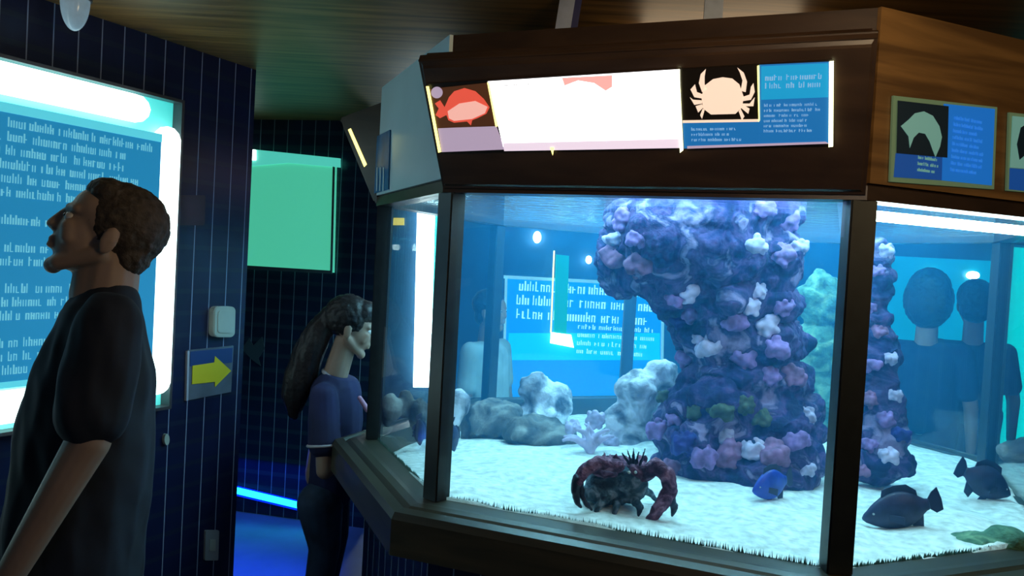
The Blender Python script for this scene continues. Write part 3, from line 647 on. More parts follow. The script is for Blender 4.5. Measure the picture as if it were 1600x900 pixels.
px_slab('blue_panel', fr1, [(1471, 163), (1550, 171), (1545, 290), (1467, 282)], 0.0065, 0.0085, M_SBL, sg)
px_slab('caption_panel', fr1, [(1396, 240), (1468, 246), (1467, 282), (1393, 277)], 0.0065, 0.0085, M_SBD, sg)
px_slab('picture', fr1, [(1398, 158), (1477, 167), (1475, 247), (1396, 240)], 0.009, 0.010, M_SNV, sg)
px_slab('printed_shrimp', fr1, [(1414, 188), (1424, 178), (1438, 175), (1452, 182), (1462, 198), (1466, 215), (1463, 230), (1456, 246), (1452, 236), (1447, 222), (1440, 210), (1430, 208), (1422, 216), (1416, 232), (1414, 214), (1402, 198)], 0.0102, 0.011, M_SAN, sg)
lettering('lettering', fr1, pixrect_st(fr1, 1480, 190, 1535, 272), 9, mat('sign_mid_blue', (0.04, 0.22, 0.66), .5, em=(0.015, 0.15, 0.45), es=.9), 0.0087, sg, 12, cw=0.005, ragged=.3)
lettering('lettering', fr1, pixrect_st(fr1, 1428, 248, 1462, 272), 3, M_SAN, 0.0087, sg, 13, cw=0.005)
sg = empty('species_sign', fr1.pt(0.5, 1.95), 'green edged species sign cut off by the right edge of the photo', 'sign')
px_slab('frame', fr1, [(1574, 176), (1672, 187), (1668, 306), (1570, 298)], 0.0, 0.006, M_SFR, sg)
px_slab('picture', fr1, [(1578, 182), (1655, 190), (1652, 268), (1574, 262)], 0.0065, 0.0085, M_SAN, sg)
px_slab('caption_panel', fr1, [(1574, 263), (1652, 269), (1650, 304), (1573, 296)], 0.0065, 0.0085, M_SBD, sg)
px_slab('printed_animal', fr1, [(1590, 200), (1606, 190), (1630, 196), (1634, 220), (1618, 246), (1600, 240), (1588, 250), (1584, 226)], 0.0087, 0.0095, M_SNV, sg)
px_slab('blue_panel', fr1, [(1655, 190), (1668, 192), (1665, 301), (1652, 300)], 0.0065, 0.0085, M_SBL, sg)
# hanging straps above the header
M_STR = mat('strap_metal', (0.30, 0.36, 0.48), 0.35, metal=0.6, nscale=12)
M_STRD = mat('strap_dark', (0.01, 0.015, 0.10), 0.4)
for (x, y, w, lb) in ((880, 44, 0.045, 'slanting blue grey hanger strap above the glowing sign, left of two'), (1123, 22, 0.05, 'upright grey hanger bracket above the crab picture, right of two')):
    c = PZ(x, y, ZH); c = c + V((0.0, 0.06, 0)); r = empty('ceiling_hanger', c, lb, 'bracket')
    dx = 0.012 if w < .05 else 0
    bm = bmesh.new(); bm_box(bm, (c.x - w / 2, c.y, ZH), (c.x + w / 2, c.y + .006, ZC))
    for v in bm.verts:
        if v.co.z > ZH + .01: v.co.x += dx
    bmesh.ops.recalc_face_normals(bm, faces=bm.faces); mesh_obj('strap', bm, M_STR, r)
    if dx:
        bm = bmesh.new(); bm_box(bm, (c.x + w / 2, c.y, ZH), (c.x + w / 2 + .02, c.y + .05, ZC))
        for v in bm.verts:
            if v.co.z > ZH + .01: v.co.x += dx
        bmesh.ops.recalc_face_normals(bm, faces=bm.faces); mesh_obj('side_flange', bm, M_STRD, r)

# ------------------------------------------------------------------ light panel on the left wall
FL = Frame((WL0.x, WL0.y, 0), wd, (0, 0, 1), out=(0.894, -0.447, 0))
s1, tt = FL.st(268, 162); _, tb = FL.st(246, 632); s0 = s1 - 1.75
lp = empty('light_panel', FL.pt((s0 + s1) / 2, tb), 'big wall light panel with blue lettered board and white tubes, behind the man', 'light panel')
M_TEAL_E = emis('teal_glow_board', (0.0, 0.62, 0.60), 0.75, base=(0.3, 0.8, 0.75))
M_LPT = emis('panel_tube', (0.80, 1.0, 0.97), 3.0)
M_LBL = emis('blue_board', (0.014, 0.23, 0.46), 0.85); M_LBE = emis('board_edge', (0.10, 0.62, 0.75), 0.9); M_LTX = emis('board_letters', (0.16, 0.56, 0.70), 0.8)
M_FRB = mat('panel_frame', (0.05, 0.05, 0.06), 0.4, nscale=10)
slab('back_board', FL, rect(s0, tb, s1, tt), 0.001, 0.01, M_TEAL_E, lp)
bm = bmesh.new(); e = 0.012; dp = 0.06
add_slab(bm, FL, rect(s0 - e, tt, s1 + e, tt + e), 0, dp); add_slab(bm, FL, rect(s0 - e, tb - e, s1 + e, tb), 0, dp); add_slab(bm, FL, rect(s1, tb, s1 + e, tt), 0, dp); add_slab(bm, FL, rect(s0 - e, tb, s0, tt), 0, dp)
mesh_obj('frame', bm, M_FRB, lp)
tube('lamp_tube', [FL.pt(s0 + .1, tt - .06, .05), FL.pt(s1 - .20, tt - .06, .05)], 0.052, M_LPT, lp, cap_round=True)
tube('lamp_tube', [FL.pt(s1 - .055, tb + .10, .05), FL.pt(s1 - .055, tt - .15, .05)], 0.05, M_LPT, lp, cap_round=True)
tube('lamp_tube', [FL.pt(s0 + .1, tb + .08, .05), FL.pt(s1 - .42, tb + .08, .05)], 0.055, M_LPT, lp, cap_round=True)
tq = (s0 + .12, tb + .17, s1 - .115, tt - .17)
bd = slab('lettered_board', FL, rect(*tq), 0.085, 0.092, M_LBL, lp)
slab('board_edge', FL, rect(tq[0], tq[3] - .002, tq[2], tq[3] + .028), 0.085, 0.095, M_LBE, lp)
slab('board_edge', FL, rect(tq[0], tq[1] - .02, tq[2], tq[1]), 0.085, 0.095, M_LBE, lp)
lettering('lettering', FL, (tq[0] + .02, tq[1] + .01, tq[2] - .02, tq[3] - .015), 19, M_LTX, 0.0925, lp, 21, cw=0.017, gap=.3, ragged=.12, skip=(6, 8, 11, 15))
# things on the left wall
def wall_item(fr, pix, m, h, bev=0.0, name='plate', parent=None, h0=0.0): return px_slab(name, fr, pix, h0, h, m, parent, bev)
M_PLAS = mat('pale_plastic', (0.42, 0.50, 0.46), 0.4, nscale=8, namt=.08)
def rrect(x0, y0, x1, y1, r, sk=0.0, n=4):
    out = []
    for cx, cy, a0 in ((x1 - r, y0 + r, -90), (x1 - r, y1 - r, 0), (x0 + r, y1 - r, 90), (x0 + r, y0 + r, 180)):
        for i in range(n + 1):
            a = math.radians(a0 + 90 * i / n); x = cx + r * math.cos(a); y = cy + r * math.sin(a); out.append((x + sk * (y - y0), y))
    return out
r = empty('wall_dispenser', FL.pt(*FL.st(342, 525)), 'rounded pale plastic box on the tiled wall above the arrow sign', 'box')
wall_item(FL, rrect(326, 478, 360, 526, 7, -0.03), M_PLAS, 0.035, 0.004, 'housing', r)
wall_item(FL, rrect(331, 484, 356, 519, 5, -0.03), M_PLAS, 0.039, 0.0, 'cover', r, 0.034)
r = empty('arrow_sign', FL.pt(*FL.st(325, 615)), 'small wall sign with a yellow arrow pointing right', 'sign')
M_ASG = mat('sign_grey', (0.11, 0.14, 0.19), 0.4, nscale=8); M_ASB = mat('sign_blue_band', (0.02, 0.06, 0.22), 0.4); M_ARW = mat('arrow_yellow', (0.55, 0.52, 0.02), 0.5, em=(0.4, 0.4, 0.01), es=0.08)
wall_item(FL, [(292, 547), (363, 540), (359, 612), (288, 626)], M_ASG, 0.008, 0, 'board', r)
wall_item(FL, [(295, 549), (361, 543), (360, 566), (294, 572)], M_ASB, 0.010, 0, 'blue_band', r, 0.0085)
wall_item(FL, [(298, 571), (332, 566), (333, 556), (358, 579), (333, 604), (333, 596), (297, 600)], M_ARW, 0.012, 0, 'arrow', r, 0.0102)
wall_item(FL, [(290, 548), (293, 548), (291, 625), (288, 626)], mat('sign_rim', (0.4, 0.45, 0.55), .3), 0.012, 0, 'rim', r, 0.0)
r = empty('wall_card', FL.pt(*FL.st(329, 875)), 'small pale plate low on the tiled wall at the corner', 'plate')
wall_item(FL, rrect(319, 828, 340, 875, 2, -.03), mat('grey_card', (0.28, 0.32, 0.36), .5), 0.01, 0, 'plate', r); wall_item(FL, rrect(325, 842, 334, 860, 1, -.03), M_PLAS, 0.012, 0, 'switch', r, 0.0102)
r = wall_item(FL, rrect(272, 305, 318, 352, 3, -.03), mat('brown_plaque', (0.05, 0.032, 0.05), .5, nscale=10), 0.012, 0, 'wall_plaque'); tag(r, 'dim brown plaque on the dark tiles right of the light panel', 'plaque')
r = wall_item(FL, ellp(257, 686, 4, 9, 12), M_PLAS, 0.015, 0, 'wall_hook'); tag(r, 'tiny pale hook on the wall below the light panel corner', 'hook')
# dome at the ceiling
c = PZ(118, -10, ZC)
dm = empty('dome_lamp', c, 'small bluish glass dome hanging from the ceiling at top left', 'lamp')
bm = bmesh.new(); bmesh.ops.create_cone(bm, cap_ends=True, segments=24, radius1=.05, radius2=.05, depth=.02, matrix=Matrix.Translation((c.x, c.y, ZC - .01))); mesh_obj('mount', bm, M_FRB, dm)
bm = bmesh.new(); add_ell(bm, V((c.x, c.y, ZC - .02)), (.044, .044, .10), sub=4); mesh_obj('dome', bm, mat('dome_glass', (0.35, 0.5, 0.6), 0.15, em=(0.35, 0.5, 0.62), es=0.25, nscale=12), dm, True)

# ------------------------------------------------------------------ back wall: green light panel and LED strip
bw = V((1.18, -0.27, 0)).normalized()
FB = Frame((-2.1, 4.99, 0), bw, (0, 0, 1), out=(-0.2, -1, 0))
gp = empty('light_panel', FB.pt(*FB.st(450, 420)), 'square green glowing panel on the dark tiled back wall', 'light panel')
M_GRN = emis('green_diffuser', (0.06, 0.48, 0.30), 0.95, base=(0.2, .6, .45)); M_GRN2 = emis('teal_diffuser', (0.07, 0.52, 0.42), 1.0, base=(0.2, .6, .45))
M_GBAR = mat('green_frame', (0.10, 0.16, 0.15), 0.4, nscale=10)
gq = [(383, 233), (527, 250), (523, 426), (377, 417)]
px_slab('diffuser', FB, gq, 0.002, 0.03, M_GRN, gp)
px_slab('top_band', FB, [(383, 233), (536, 249), (536, 263), (455, 256), (383, 262)], 0.031, 0.04, M_GRN2, gp)
px_slab('lamp_corner', FB, [(383, 233), (406, 236), (406, 252), (383, 252)], 0.041, 0.05, M_LPT, gp)
px_slab('frame_bar', FB, [(525, 262), (527, 262), (523, 426), (521, 426)], 0.031, 0.045, M_GBAR, gp)
px_slab('frame_bar', FB, [(377, 414), (523, 423), (523, 428), (377, 420)], 0.031, 0.045, M_GBAR, gp)
px_slab('frame_bar', FB, [(381, 233), (384, 233), (379, 419), (376, 419)], 0.031, 0.045, M_GBAR, gp)
# LED strip
M_LED = emis('led_cyan', (0.02, 0.70, 1.0), 2.4); M_LEDB = emis('led_blue', (0.0, 0.03, 0.9), 0.9)
ls = empty('led_strip', FB.pt(*FB.st(415, 775)), 'glowing cyan ribbed light strip low on the back wall', 'light strip')
a0 = FB.st(356, 763); a1 = FB.st(500, 797)
px_slab('channel', FB, [(354, 755), (500, 790), (500, 805), (354, 770)], 0.001, 0.012, M_LEDB, ls)
bm = bmesh.new(); nseg = 64
for i in range(nseg):
    x = 358 + i * 2.25; y = 757 + (x - 358) * 0.238
    add_slab(bm, FB, [FB.st(x, y), FB.st(x + 1.5, y + .36), FB.st(x + 1.5, y + 10), FB.st(x, y + 10)], 0.013, 0.022)
mesh_obj('light_ribs', bm, M_LED, ls)
area_light('led_strip_light', FB.pt(a0[0] * .5 + a1[0] * .5, 0.40, 0.06), FB.pt(a0[0] * .5 + a1[0] * .5, 0.0, 0.5), 0.9, 6, (0.01, 0.06, 1.0), 0.04)
# dim decal
r = px_slab('wall_decal', FB, [(378, 545), (390, 528), (396, 540), (410, 526), (414, 545), (404, 560), (408, 572), (394, 562)], 0.001, 0.004, mat('decal_grey', (0.05, 0.09, 0.10), .5)); tag(r, 'faint grey leaf shaped decal on the back wall tiles', 'decal')

# ------------------------------------------------------------------ beyond the aquarium
FF = Frame((0, 6.65, 0), (1, 0, 0), (0, 0, 1), out=(0, -1, 0))
sg = empty('reflected_board', FF.pt(0.6, 1.0), 'blue information board with rows of white lettering standing in for a reflection in the front window', 'sign')  # solid board built beyond the tank for lettering reflected in the glass
M_IBL = emis('board_blue', (0.0, 0.22, 0.62), 1.5); M_IED = emis('board_rim', (0.25, 0.65, 0.75), 1.0); M_ITX = emis('board_white_letters', (0.40, 0.85, 0.95), 1.6); M_ICY = emis('board_cyan', (0.0, 0.42, 0.75), 1.7)
px_slab('board', FF, [(791, 432), (1036, 446), (1032, 640), (785, 640)], 0.01, 0.03, M_IBL, sg)
px_slab('cyan_band', FF, [(795, 520), (1030, 520), (1030, 562), (793, 562)], 0.031, 0.033, M_ICY, sg)
bm = bmesh.new()
for q in ([(787, 430), (1038, 443), (1038, 448), (787, 435)], [(1033, 446), (1037, 446), (1034, 640), (1030, 640)], [(789, 432), (793, 432), (788, 640), (784, 640)]): add_slab(bm, FF, [FF.st(*p) for p in q], 0.01, 0.045)
mesh_obj('rim', bm, M_IED, sg)
lettering('lettering', FF, pixrect_st(FF, 805, 450, 1020, 503), 3, M_ITX, 0.034, sg, 31, cw=0.045, gap=.3, ragged=.25, center=True)
lettering('lettering', FF, pixrect_st(FF, 900, 512, 1022, 556), 4, M_ITX, 0.034, sg, 32, cw=0.03, gap=.4, ragged=.2)
sg = empty('green_reflection', FF.pt(0.3, 0.9, 0.2), 'narrow green reflection with a white foot in the front window, built as a glowing column', 'lamp')  # glowing column stands in for a green and white reflection in the glass
M_GCOL = emis('green_reflection_glow', (0.0, 0.50, 0.36), 0.9)
px_slab('green_streak', FF, [(868, 398), (888, 400), (884, 520), (864, 518)], 0.06, 0.10, M_GCOL, sg)
px_slab('white_block', FF, [(860, 518), (891, 522), (895, 541), (859, 534)], 0.06, 0.12, emis('white_reflection_glow', (0.9, 1, 1), 5), sg)
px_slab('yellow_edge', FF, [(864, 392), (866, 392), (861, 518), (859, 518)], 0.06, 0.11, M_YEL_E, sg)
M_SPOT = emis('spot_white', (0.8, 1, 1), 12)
for (x, y, rx, ry, lb) in ((839, 371, 6, 9, 'bright oval reflection built as a glowing spot above the information board, left of two'), (919, 406, 4, 6, 'small bright reflection built as a glowing spot above the information board beside the green column'),
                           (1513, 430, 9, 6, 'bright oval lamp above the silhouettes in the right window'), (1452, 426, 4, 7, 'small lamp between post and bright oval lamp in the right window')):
    r = px_slab('glow_spot', FF, ellp(x, y, rx, ry, 16), 0.01, 0.08, M_SPOT); tag(r, lb, 'lamp')  # the pair above the board stands in for reflections in the glass
r = empty('white_glow_bar', FF.pt(-0.7, 0.6), 'tall white glowing bar added for the bright streak in the narrow left window', 'lamp')  # added glowing bar imitates a bright streak in the left pane
px_slab('tube', FF, [(655, 300), (682, 300), (674, 602), (648, 602)], 0.05, 0.11, emis('streak_white', (0.85, 1, 1), 10), r)
px_slab('teal_glow_strip', FF, [(682, 300), (694, 300), (686, 602), (674, 602)], 0.05, 0.08, emis('streak_teal', (0.0, 0.6, 0.5), 2.0), r)
r = px_slab('yellow_marker', FF, [(607, 341), (632, 341), (632, 352), (607, 352)], 0.01, 0.05, emis('marker_yellow', (0.7, 0.6, 0.1), 1.5)); tag(r, 'small yellow lit marker high in the narrow left window', 'sign')
r = px_slab('teal_glow', FF, [(1556, 385), (1760, 398), (1760, 720), (1548, 700)], 0.01, 0.05, emis('teal_wall_light', (0.0, 0.62, 0.55), 2.4)); tag(r, 'broad teal glowing panel at the right edge of the right window', 'light panel')
r = px_slab('teal_glow', FF, [(1388, 400), (1548, 408), (1540, 690), (1380, 680)], 0.01, 0.05, emis('dim_haze_glow', (0.0, 0.30, 0.42), 1.1)); tag(r, 'dim blue glowing sheet added for the haze behind the two dark visitors', 'light panel')  # glowing sheet added to lighten the haze behind the dark figures

# ------------------------------------------------------------------ people
M_SKIN = mat('skin', (0.36, 0.26, 0.20), 0.55, nscale=8, namt=.08)
M_SKIND = mat('skin_tan', (0.36, 0.23, 0.17), 0.55, nscale=8, namt=.08)
M_HAIR = mat('short_brown_hair', (0.055, 0.042, 0.03), 0.7, nscale=60, namt=.5, bump=.6)
M_HAIRB = mat('dark_hair', (0.012, 0.010, 0.012), 0.5, nscale=50, namt=.4, bump=.5)
M_EW = mat('eye_white', (0.6, 0.6, 0.58), 0.3); M_IRIS = mat('eye_iris', (0.04, 0.025, 0.015), 0.2)
def head_parts(bm, T, k=1.0):
    """T maps local (forward, side, up) metres to world.  origin at ear level"""
    Rm = T.to_3x3()
    def E(c, r): add_ell(bm, T @ V(c), [x * k for x in r] if False else r, Rm)
    def C(a, ra, b, rb): add_capsule(bm, T @ V(a), ra * k, T @ V(b), rb * k)
    def EE(c, r): add_ell(bm, T @ V(c), r, Rm.normalized())
    kk = k
    EE((-.012, 0, .040), (.098 * kk, .076 * kk, .088 * kk)); EE((.036, 0, -.012), (.058 * kk, .058 * kk, .085 * kk)); EE((.04, 0, .045), (.05 * kk, .062 * kk, .055 * kk))
    for s in (-1, 1):
        C((-.005, s * .052, -.035), .022, (.055, s * .026, -.088), .018); C((.088, s * .014, .030), .010, (.074, s * .042, .032), .010)
        C((.070, s * .036, -.008), .018, (.06, s * .04, -.03), .018)
        EE((-.010, s * .080, -.002), (.018 * kk, .007 * kk, .032 * kk)); C((-.018, s * .076, .02), .007, (-.016, s * .083, .0), .006)
    C((.062, -.012, -.098), .019, (.062, .012, -.098), .019); C((.092, 0, .018), .009, (.104, 0, -.018), .011)
    C((.095, -.011, -.024), .008, (.095, .011, -.024), .008); C((.088, -.017, -.047), .008, (.088, .017, -.047), .008); C((.086, -.015, -.060), .008, (.086, .015, -.060), .008)
def head_T(pos, fwd, up, k=1.0):
    f = V(fwd).normalized(); u = V(up); s = u.cross(f).normalized(); u = f.cross(s).normalized()
    return Matrix(((f.x * k, s.x * k, u.x * k, pos[0]), (f.y * k, s.y * k, u.y * k, pos[1]), (f.z * k, s.z * k, u.z * k, pos[2]), (0, 0, 0, 1)))
def eyes(T, k, root):
    for s in (-1, 1):
        bm = bmesh.new(); add_ell(bm, T @ V((.078, s * .030, .010)), (.012 * k,) * 3, sub=2); e = mesh_obj('eye', bm, M_EW, root, True)
        bm = bmesh.new(); add_ell(bm, T @ V((.0875, s * .030, .010)), (.005 * k,) * 3, sub=2); mesh_obj('iris', bm, M_IRIS, e, True)
def hand_parts(bm, w, d, side, k=1.0, curl=0.4):
    """w wrist, d direction the hand points, side = towards the thumb"""
    w = V(w); d = V(d).normalized(); side = (V(side) - d * V(side).dot(d)).normalized(); nn = d.cross(side).normalized()
    for i in range(4):
        o = side * (0.030 - 0.021 * i) * k; kn = w + d * (.088 - abs(i - 1) * .004) * k + o
        add_capsule(bm, w + o * .6 + d * .02 * k, .015 * k, kn, .012 * k)
        l = (.040, .044, .041, .032)[i] * k; p = kn; dd = d.copy()
        for j in range(3):
            dd = (dd + nn * curl * 0.55).normalized(); q = p + dd * l * (1, .7, .55)[j]; add_capsule(bm, p, (.0092, .0085, .0078)[j] * k, q, (.0085, .0078, .007)[j] * k); p = q
    t0 = w + d * .022 * k + side * .028 * k; t1 = t0 + (d * .6 + side * .65 + nn * .2).normalized() * .036 * k; t2 = t1 + (d * .9 + side * .25 + nn * .3).normalized() * .032 * k
    add_capsule(bm, t0, .014 * k, t1, .0105 * k); add_capsule(bm, t1, .0105 * k, t2, .009 * k)
def shoe(root, ankle, fwd, m, k=1.0):
    a = V(ankle); f = V(fwd).normalized(); bm = bmesh.new()
    add_capsule(bm, V((a.x, a.y, .045)) - f * .05 * k, .042 * k, V((a.x, a.y, .038)) + f * .12 * k, .036 * k); add_capsule(bm, V((a.x, a.y, .05)), .044 * k, V((a.x, a.y, .10)), .042 * k)
    fuse('shoe', bm, .007, m, root, 1, cut=[((0, 0, 0.002), (0, 0, -1))])

# --- man at the left, profile, looking up at the light panel
YM = 1.78
C0 = P(150, 600, YM); LAT = V((C0.x, C0.y, 0)).normalized(); FWD = V((-LAT.y, LAT.x, 0)); SIDE = LAT
def PM(px, py, off=0.0):
    d = ray(px, py); return EYE + d * (((C0 - EYE).dot(LAT) + off) / d.dot(LAT))
man = empty('person', (PM(107, 900).x, PM(107, 900).y, 0), 'man in a dark T-shirt in profile, looking up at the light panel', 'person')
T = head_T(PM(163, 372), FWD * math.cos(.42) + V((0, 0, math.sin(.42))), V((0, 0, math.cos(.42))) - FWD * math.sin(.42), 1.0)
bm = bmesh.new(); head_parts(bm, T)
nk0 = PM(178, 395); nk1 = PM(165, 470)
add_capsule(bm, nk0, .058, nk1, .066); add_capsule(bm, PM(150, 405), .040, PM(146, 462), .05)
sh = {s: PM(172, 502) + LAT * (s * .18) for s in (-1, 1)}
sh[-1] = PM(170, 508, -.18); sh[1] = PM(172, 508, .17)
add_capsule(bm, sh[-1], .05, sh[1], .05); add_capsule(bm, PM(160, 520), .085, PM(140, 700), .12, 1.25); add_capsule(bm, PM(140, 700), .12, PM(112, 880), .125, 1.25)
elb = PM(138, 690, -.24); wri = PM(12, 905, -.24); add_capsule(bm, sh[-1], .050, elb, .042); add_capsule(bm, elb, .042, wri, .027)
hand_parts(bm, wri, (wri - elb), (-.6, -.4, .3), 1.0, 0.3)
elb2 = PM(150, 690, .22); wri2 = PM(60, 880, .22); add_capsule(bm, sh[1], .050, elb2, .042); add_capsule(bm, elb2, .042, wri2, .027)
hand_parts(bm, wri2, (wri2 - elb2), (-.8, -.2, .3), 1.0, 0.4)
hipz = PM(107, 900)
for s in (-1, 1):
    h = hipz + LAT * (s * .095) + V((0, 0, -.02)); kn = V((hipz.x, hipz.y, .49)) + LAT * (s * .10) + FWD * .03; an = V((hipz.x, hipz.y, .09)) + LAT * (s * .10)
    add_capsule(bm, h, .085, kn, .058); add_capsule(bm, kn, .058, an, .038); add_capsule(bm, an, .035, V((an.x, an.y, .045)) + FWD * .12, .03)
fuse('body', bm, 0.0042, M_SKIN, man, 3)
eyes(T, 1.0, man)
# hair: cap that leaves the face free
bm = bmesh.new()
add_ell(bm, T @ V((-.022, 0, .046)), (.098, .083, .093), T.to_3x3()); add_ell(bm, T @ V((.030, 0, .088)), (.050, .066, .040), T.to_3x3()); add_ell(bm, T @ V((-.060, 0, -.012)), (.048, .066, .055), T.to_3x3())
fuse('hair', bm, .005, M_HAIR, man, 2, rough(70, .003))
M_SHIRT = mat('dark_shirt', (0.010, 0.016, 0.030), 0.85, nscale=5, namt=.5)
bm = bmesh.new()
add_capsule(bm, sh[-1] + V((0.0, 0, -.005)), .066, sh[1] + V((0, 0, -.005)), .066)
rowsm = [(160, 512, 66), (150, 600, 92), (134, 700, 102), (118, 800, 107), (108, 905, 108)]
for (x0, y0, w0), (x1, y1, w1) in zip(rowsm[:-1], rowsm[1:]): add_capsule(bm, PM(x0, y0), w0 * YM / FPX * .98, PM(x1, y1), w1 * YM / FPX * .98, 1.22)
add_capsule(bm, PM(172, 478), .066, PM(165, 510), .08, 1.5)
for s, e in ((-1, elb), (1, elb2)): add_capsule(bm, sh[s], .068, sh[s].lerp(e, .76), .070)
fuse('shirt', bm, .0065, M_SHIRT, man, 4, lambda p: 0.011 * noise.noise(V((p.x * 9, p.y * 9, p.z * 5 + p.x * 6))) + 0.006 * noise.noise(V((p.x * 22, p.y * 18, p.z * 12 + p.x * 20))), cut=[(PM(150, 452), (-.35, 0, 1)), (PM(110, 960), (0, 0, -1))])
bm = bmesh.new()
for s in (-1, 1):
    h = hipz + LAT * (s * .095); kn = V((hipz.x, hipz.y, .49)) + LAT * (s * .10) + FWD * .03; an = V((hipz.x, hipz.y, .12)) + LAT * (s * .10)
    add_capsule(bm, h, .105, kn, .080); add_capsule(bm, kn, .080, an, .065)
add_capsule(bm, hipz - LAT * .06 + V((0, 0, .02)), .11, hipz + LAT * .06 + V((0, 0, .02)), .11)
fuse('trousers', bm, .009, mat('black_trousers', (0.008, 0.009, 0.014), .9, nscale=6), man, 2)
M_SHOE = mat('dark_shoe', (0.02, 0.02, 0.025), .5, nscale=9)
for s in (-1, 1): shoe(man, V((hipz.x, hipz.y, 0)) + LAT * (s * .10), FWD, M_SHOE)
SIDE = V((0, 1, 0))

# --- girl by the far left face of the tank
YW = 3.46; q = YW / FPX
girl = empty('person', (P(512, 850, YW).x, YW, 0), 'girl with long dark ponytail and navy shirt at the side of the aquarium', 'person')
T = head_T(P(549, 516, YW), (math.cos(.15), .12, -math.sin(.15)), (math.sin(.15), 0, math.cos(.15)), .98)
bm = bmesh.new(); head_parts(bm, T, .98)
add_capsule(bm, P(540, 535, YW), .050, P(524, 585, YW), .055)
shx = P(518, 610, YW)
shg = {s: V((shx.x, YW + s * .15, shx.z)) for s in (-1, 1)}
add_capsule(bm, shg[-1], .04, shg[1], .04); add_capsule(bm, P(520, 620, YW), .07, P(510, 740, YW), .09, 1.2)
eg = P(508, 735, YW - .19); wg = P(553, 700, YW - .12); add_capsule(bm, shg[-1], .040, eg, .037); add_capsule(bm, eg, .037, wg, .024)
hand_parts(bm, wg, (.9, .3, .1), (0, .3, .9), .88, .3)
eg2 = V((eg.x + .02, YW + .2, eg.z)); wg2 = V((wg.x, YW + .14, wg.z)); add_capsule(bm, shg[1], .040, eg2, .036); add_capsule(bm, eg2, .036, wg2, .024); hand_parts(bm, wg2, (.9, 0, .1), (0, -.3, .9), .88, .3)
hz = P(507, 775, YW)
for s in (-1, 1):
    h = V((hz.x, YW + s * .08, hz.z)); kn = V((hz.x + .03, YW + s * .08, .36)); an = V((hz.x, YW + s * .08, .08))
    add_capsule(bm, h, .075, kn, .05); add_capsule(bm, kn, .05, an, .034); add_capsule(bm, an, .032, V((an.x + .12, an.y, .04)), .028)
fuse('body', bm, .005, M_SKIND, girl, 3); eyes(T, .98, girl)
bm = bmesh.new(); R3 = T.to_3x3()
add_ell(bm, T @ V((-.024, 0, .058)), (.108, .088, .100), R3); add_ell(bm, T @ V((.045, 0, .088)), (.055, .072, .055), R3)
fuse('hair', bm, .006, M_HAIRB, girl, 2, rough(50, .004))
bm = bmesh.new(); pts = [(522, 488, .045), (500, 515, .058), (483, 550, .066), (470, 585, .070), (462, 615, .058), (459, 645, .030)]
for a, b in zip(pts[:-1], pts[1:]): add_capsule(bm, P(a[0], a[1], YW), a[2], P(b[0], b[1], YW), b[2])
fuse('ponytail', bm, .007, M_HAIRB, girl, 2, lambda p: 0.008 * noise.noise(V((p.x * 45, p.y * 45, p.z * 7))))
M_NAVY = mat('navy_shirt', (0.016, 0.018, 0.075), .85, nscale=5, namt=.3); M_TRIM = mat('pale_trim', (0.42, 0.38, 0.42), .8); M_PINKP = mat('pink_print', (0.62, 0.28, 0.42), .8)
bm = bmesh.new(); add_capsule(bm, shg[-1], .056, shg[1], .056)
for a, b in zip([(524, 615, 40), (526, 660, 40), (522, 710, 37)], [(526, 660, 40), (522, 710, 37), (515, 765, 37)]): add_capsule(bm, P(a[0], a[1], YW), a[2] * q, P(b[0], b[1], YW), b[2] * q, 1.25)
add_capsule(bm, shg[-1], .058, shg[-1].lerp(eg, .62), .070); add_capsule(bm, shg[1], .058, shg[1].lerp(eg2, .62), .066)
fuse('shirt', bm, .006, M_NAVY, girl, 3, lambda p: 0.006 * noise.noise(V((p.x * 15, p.y * 15, p.z * 9))), cut=[(P(520, 583, YW), (.25, 0, 1))])
def torus(name, c, n, R, r, m, parent, sy=1.0):
    n = V(n).normalized(); qn = n.to_track_quat('Z', 'X').to_matrix().to_4x4(); bm = bmesh.new(); ns = 28; nt = 8; vv = []
    for i in range(ns):
        a = i * math.tau / ns; ring = []
        for j in range(nt):
            b = j * math.tau / nt; ring.append(bm.verts.new(V(c) + (qn @ V(((R + r * math.cos(b)) * math.cos(a) * sy, (R + r * math.cos(b)) * math.sin(a), r * math.sin(b)))).xyz))
        vv.append(ring)
    for i in range(ns):
        for j in range(nt): bm.faces.new((vv[i][j], vv[(i + 1) % ns][j], vv[(i + 1) % ns][(j + 1) % nt], vv[i][(j + 1) % nt]))
    bmesh.ops.recalc_face_normals(bm, faces=bm.faces)
    return mesh_obj(name, bm, m, parent, True)
torus('collar_trim', P(527, 590, YW), (.5, 0, 1), .066, .009, M_TRIM, girl)
torus('sleeve_trim', shg[-1].lerp(eg, .66), (eg - shg[-1]), .068, .006, M_TRIM, girl)
bm = bmesh.new(); add_capsule(bm, P(562, 622, YW - .115), .010, P(574, 640, YW - .105), .012); mesh_obj('shirt_print', bm, M_PINKP, girl, True)
bm = bmesh.new()
for s in (-1, 1):
    h = V((hz.x, YW + s * .08, hz.z - .01)); kn = V((hz.x + .03, YW + s * .08, .36)); an = V((hz.x, YW + s * .08, .11))
    add_capsule(bm, h, .098, kn, .068); add_capsule(bm, kn, .068, an, .055)
fuse('jeans', bm, .008, mat('blue_jeans', (0.022, 0.045, 0.09), .85, nscale=12, namt=.4), girl, 2)
for s in (-1, 1): shoe(girl, (hz.x, YW + s * .08, 0), (1, 0, 0), M_SHOE, .9)

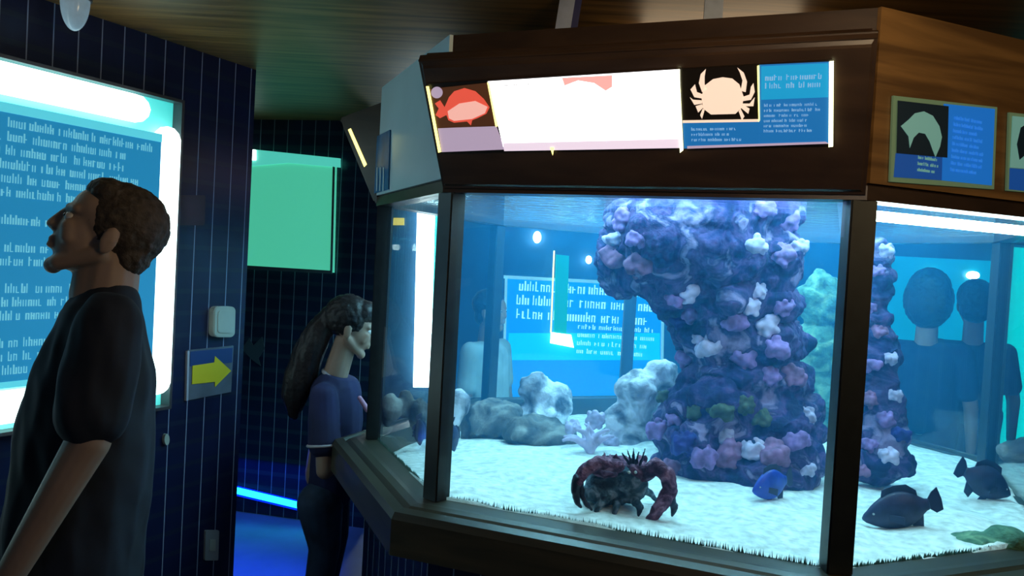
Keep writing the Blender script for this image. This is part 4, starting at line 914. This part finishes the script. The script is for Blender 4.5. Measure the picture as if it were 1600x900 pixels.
# --- visitors built beyond the tank in place of reflections in its glass
def visitor(label, hx, hy, dep, face, ms, mh, hair_long=False, k=1.0, voxel=.008):
    c = P(hx, hy, dep); f = V((math.cos(face), math.sin(face), 0)); sd = V((-f.y, f.x, 0)); root = empty('person', (c.x, c.y, 0), label, 'person')
    T = head_T(c, f, (0, 0, 1), k); bm = bmesh.new(); head_parts(bm, T, k); z = c.z; X = lambda a, b, h: V((c.x, c.y, 0)) + f * a + sd * b + V((0, 0, h))
    hp = z * 0.56; st = z - .24 * k
    add_capsule(bm, X(-.01, 0, z - .05), .055, X(-.02, 0, st + .03), .06); add_capsule(bm, X(-.02, -.16, st), .05, X(-.02, .16, st), .05)
    for i in range(3): add_capsule(bm, X(-.02, (i - 1) * .07, st - .05), .09, X(-.01, (i - 1) * .06, hp), .095)
    for s in (-1, 1):
        e = X(0.0, s * .24, st - .29); w = X(.06, s * .25, st - .53); add_capsule(bm, X(-.02, s * .18, st), .046, e, .038); add_capsule(bm, e, .038, w, .026); hand_parts(bm, w, w - e, f, .95, .3)
        kn = X(.02, s * .09, hp * .52); an = X(0, s * .09, .09); add_capsule(bm, X(0, s * .09, hp), .085, kn, .055); add_capsule(bm, kn, .055, an, .037); add_capsule(bm, an, .034, an + f * .12 + V((0, 0, -.045)), .028)
    fuse('body', bm, voxel, M_SKIND, root, 2); eyes(T, k, root)
    bm = bmesh.new(); R3 = T.to_3x3(); add_ell(bm, T @ V((-.026, 0, .05)), (.108, .092, .098), R3); add_ell(bm, T @ V((-.055, 0, -.02)), (.055, .078, .07), R3)
    if hair_long: add_ell(bm, T @ V((-.035, 0, .0)), (.112, .105, .135), R3)
    fuse('hair', bm, .007, mh, root, 2, rough(50, .004))
    bm = bmesh.new(); add_capsule(bm, X(-.02, -.15, st - .01), .068, X(-.02, .15, st - .01), .068)
    for i in range(3): add_capsule(bm, X(-.02, (i - 1) * .075, st - .05), .105, X(-.01, (i - 1) * .07, hp + .02), .112)
    for s in (-1, 1): add_capsule(bm, X(-.02, s * .18, st), .062, X(-.012, s * .22, st - .2), .06)
    fuse('shirt', bm, .009, ms, root, 2)
    bm = bmesh.new()
    for s in (-1, 1): add_capsule(bm, X(0, s * .09, hp), .105, X(.02, s * .09, hp * .52), .075); add_capsule(bm, X(.02, s * .09, hp * .52), .075, X(0, s * .09, .12), .06)
    fuse('trousers', bm, .01, M_TRS, root, 2)
    for s in (-1, 1): a = X(0, s * .09, 0); shoe(root, a, f, M_SHOE)
    return root
M_TRS = mat('dark_blue_trousers', (0.01, 0.015, 0.05), .9, nscale=8)
M_LSH = mat('pale_shirt', (0.50, 0.62, 0.60), .8, nscale=6); M_DSH = mat('dark_blue_shirt', (0.01, 0.02, 0.07), .9, nscale=6); M_DSH2 = mat('slate_shirt', (0.015, 0.04, 0.09), .9, nscale=6)
visitor('visitor in a pale shirt standing in for a reflection in the left part of the front window', 768, 488, 4.75, -0.5, M_LSH, M_HAIRB, k=.95)
visitor('dark silhouetted visitor standing in for a reflection in the right window, left of the pair', 1452, 468, 4.5, 1.0, M_DSH, M_HAIRB, True, k=1.22)
visitor('dark silhouetted visitor standing in for a reflection in the right window, right of the pair', 1523, 478, 4.95, 1.15, M_DSH2, M_HAIRB, k=1.15)
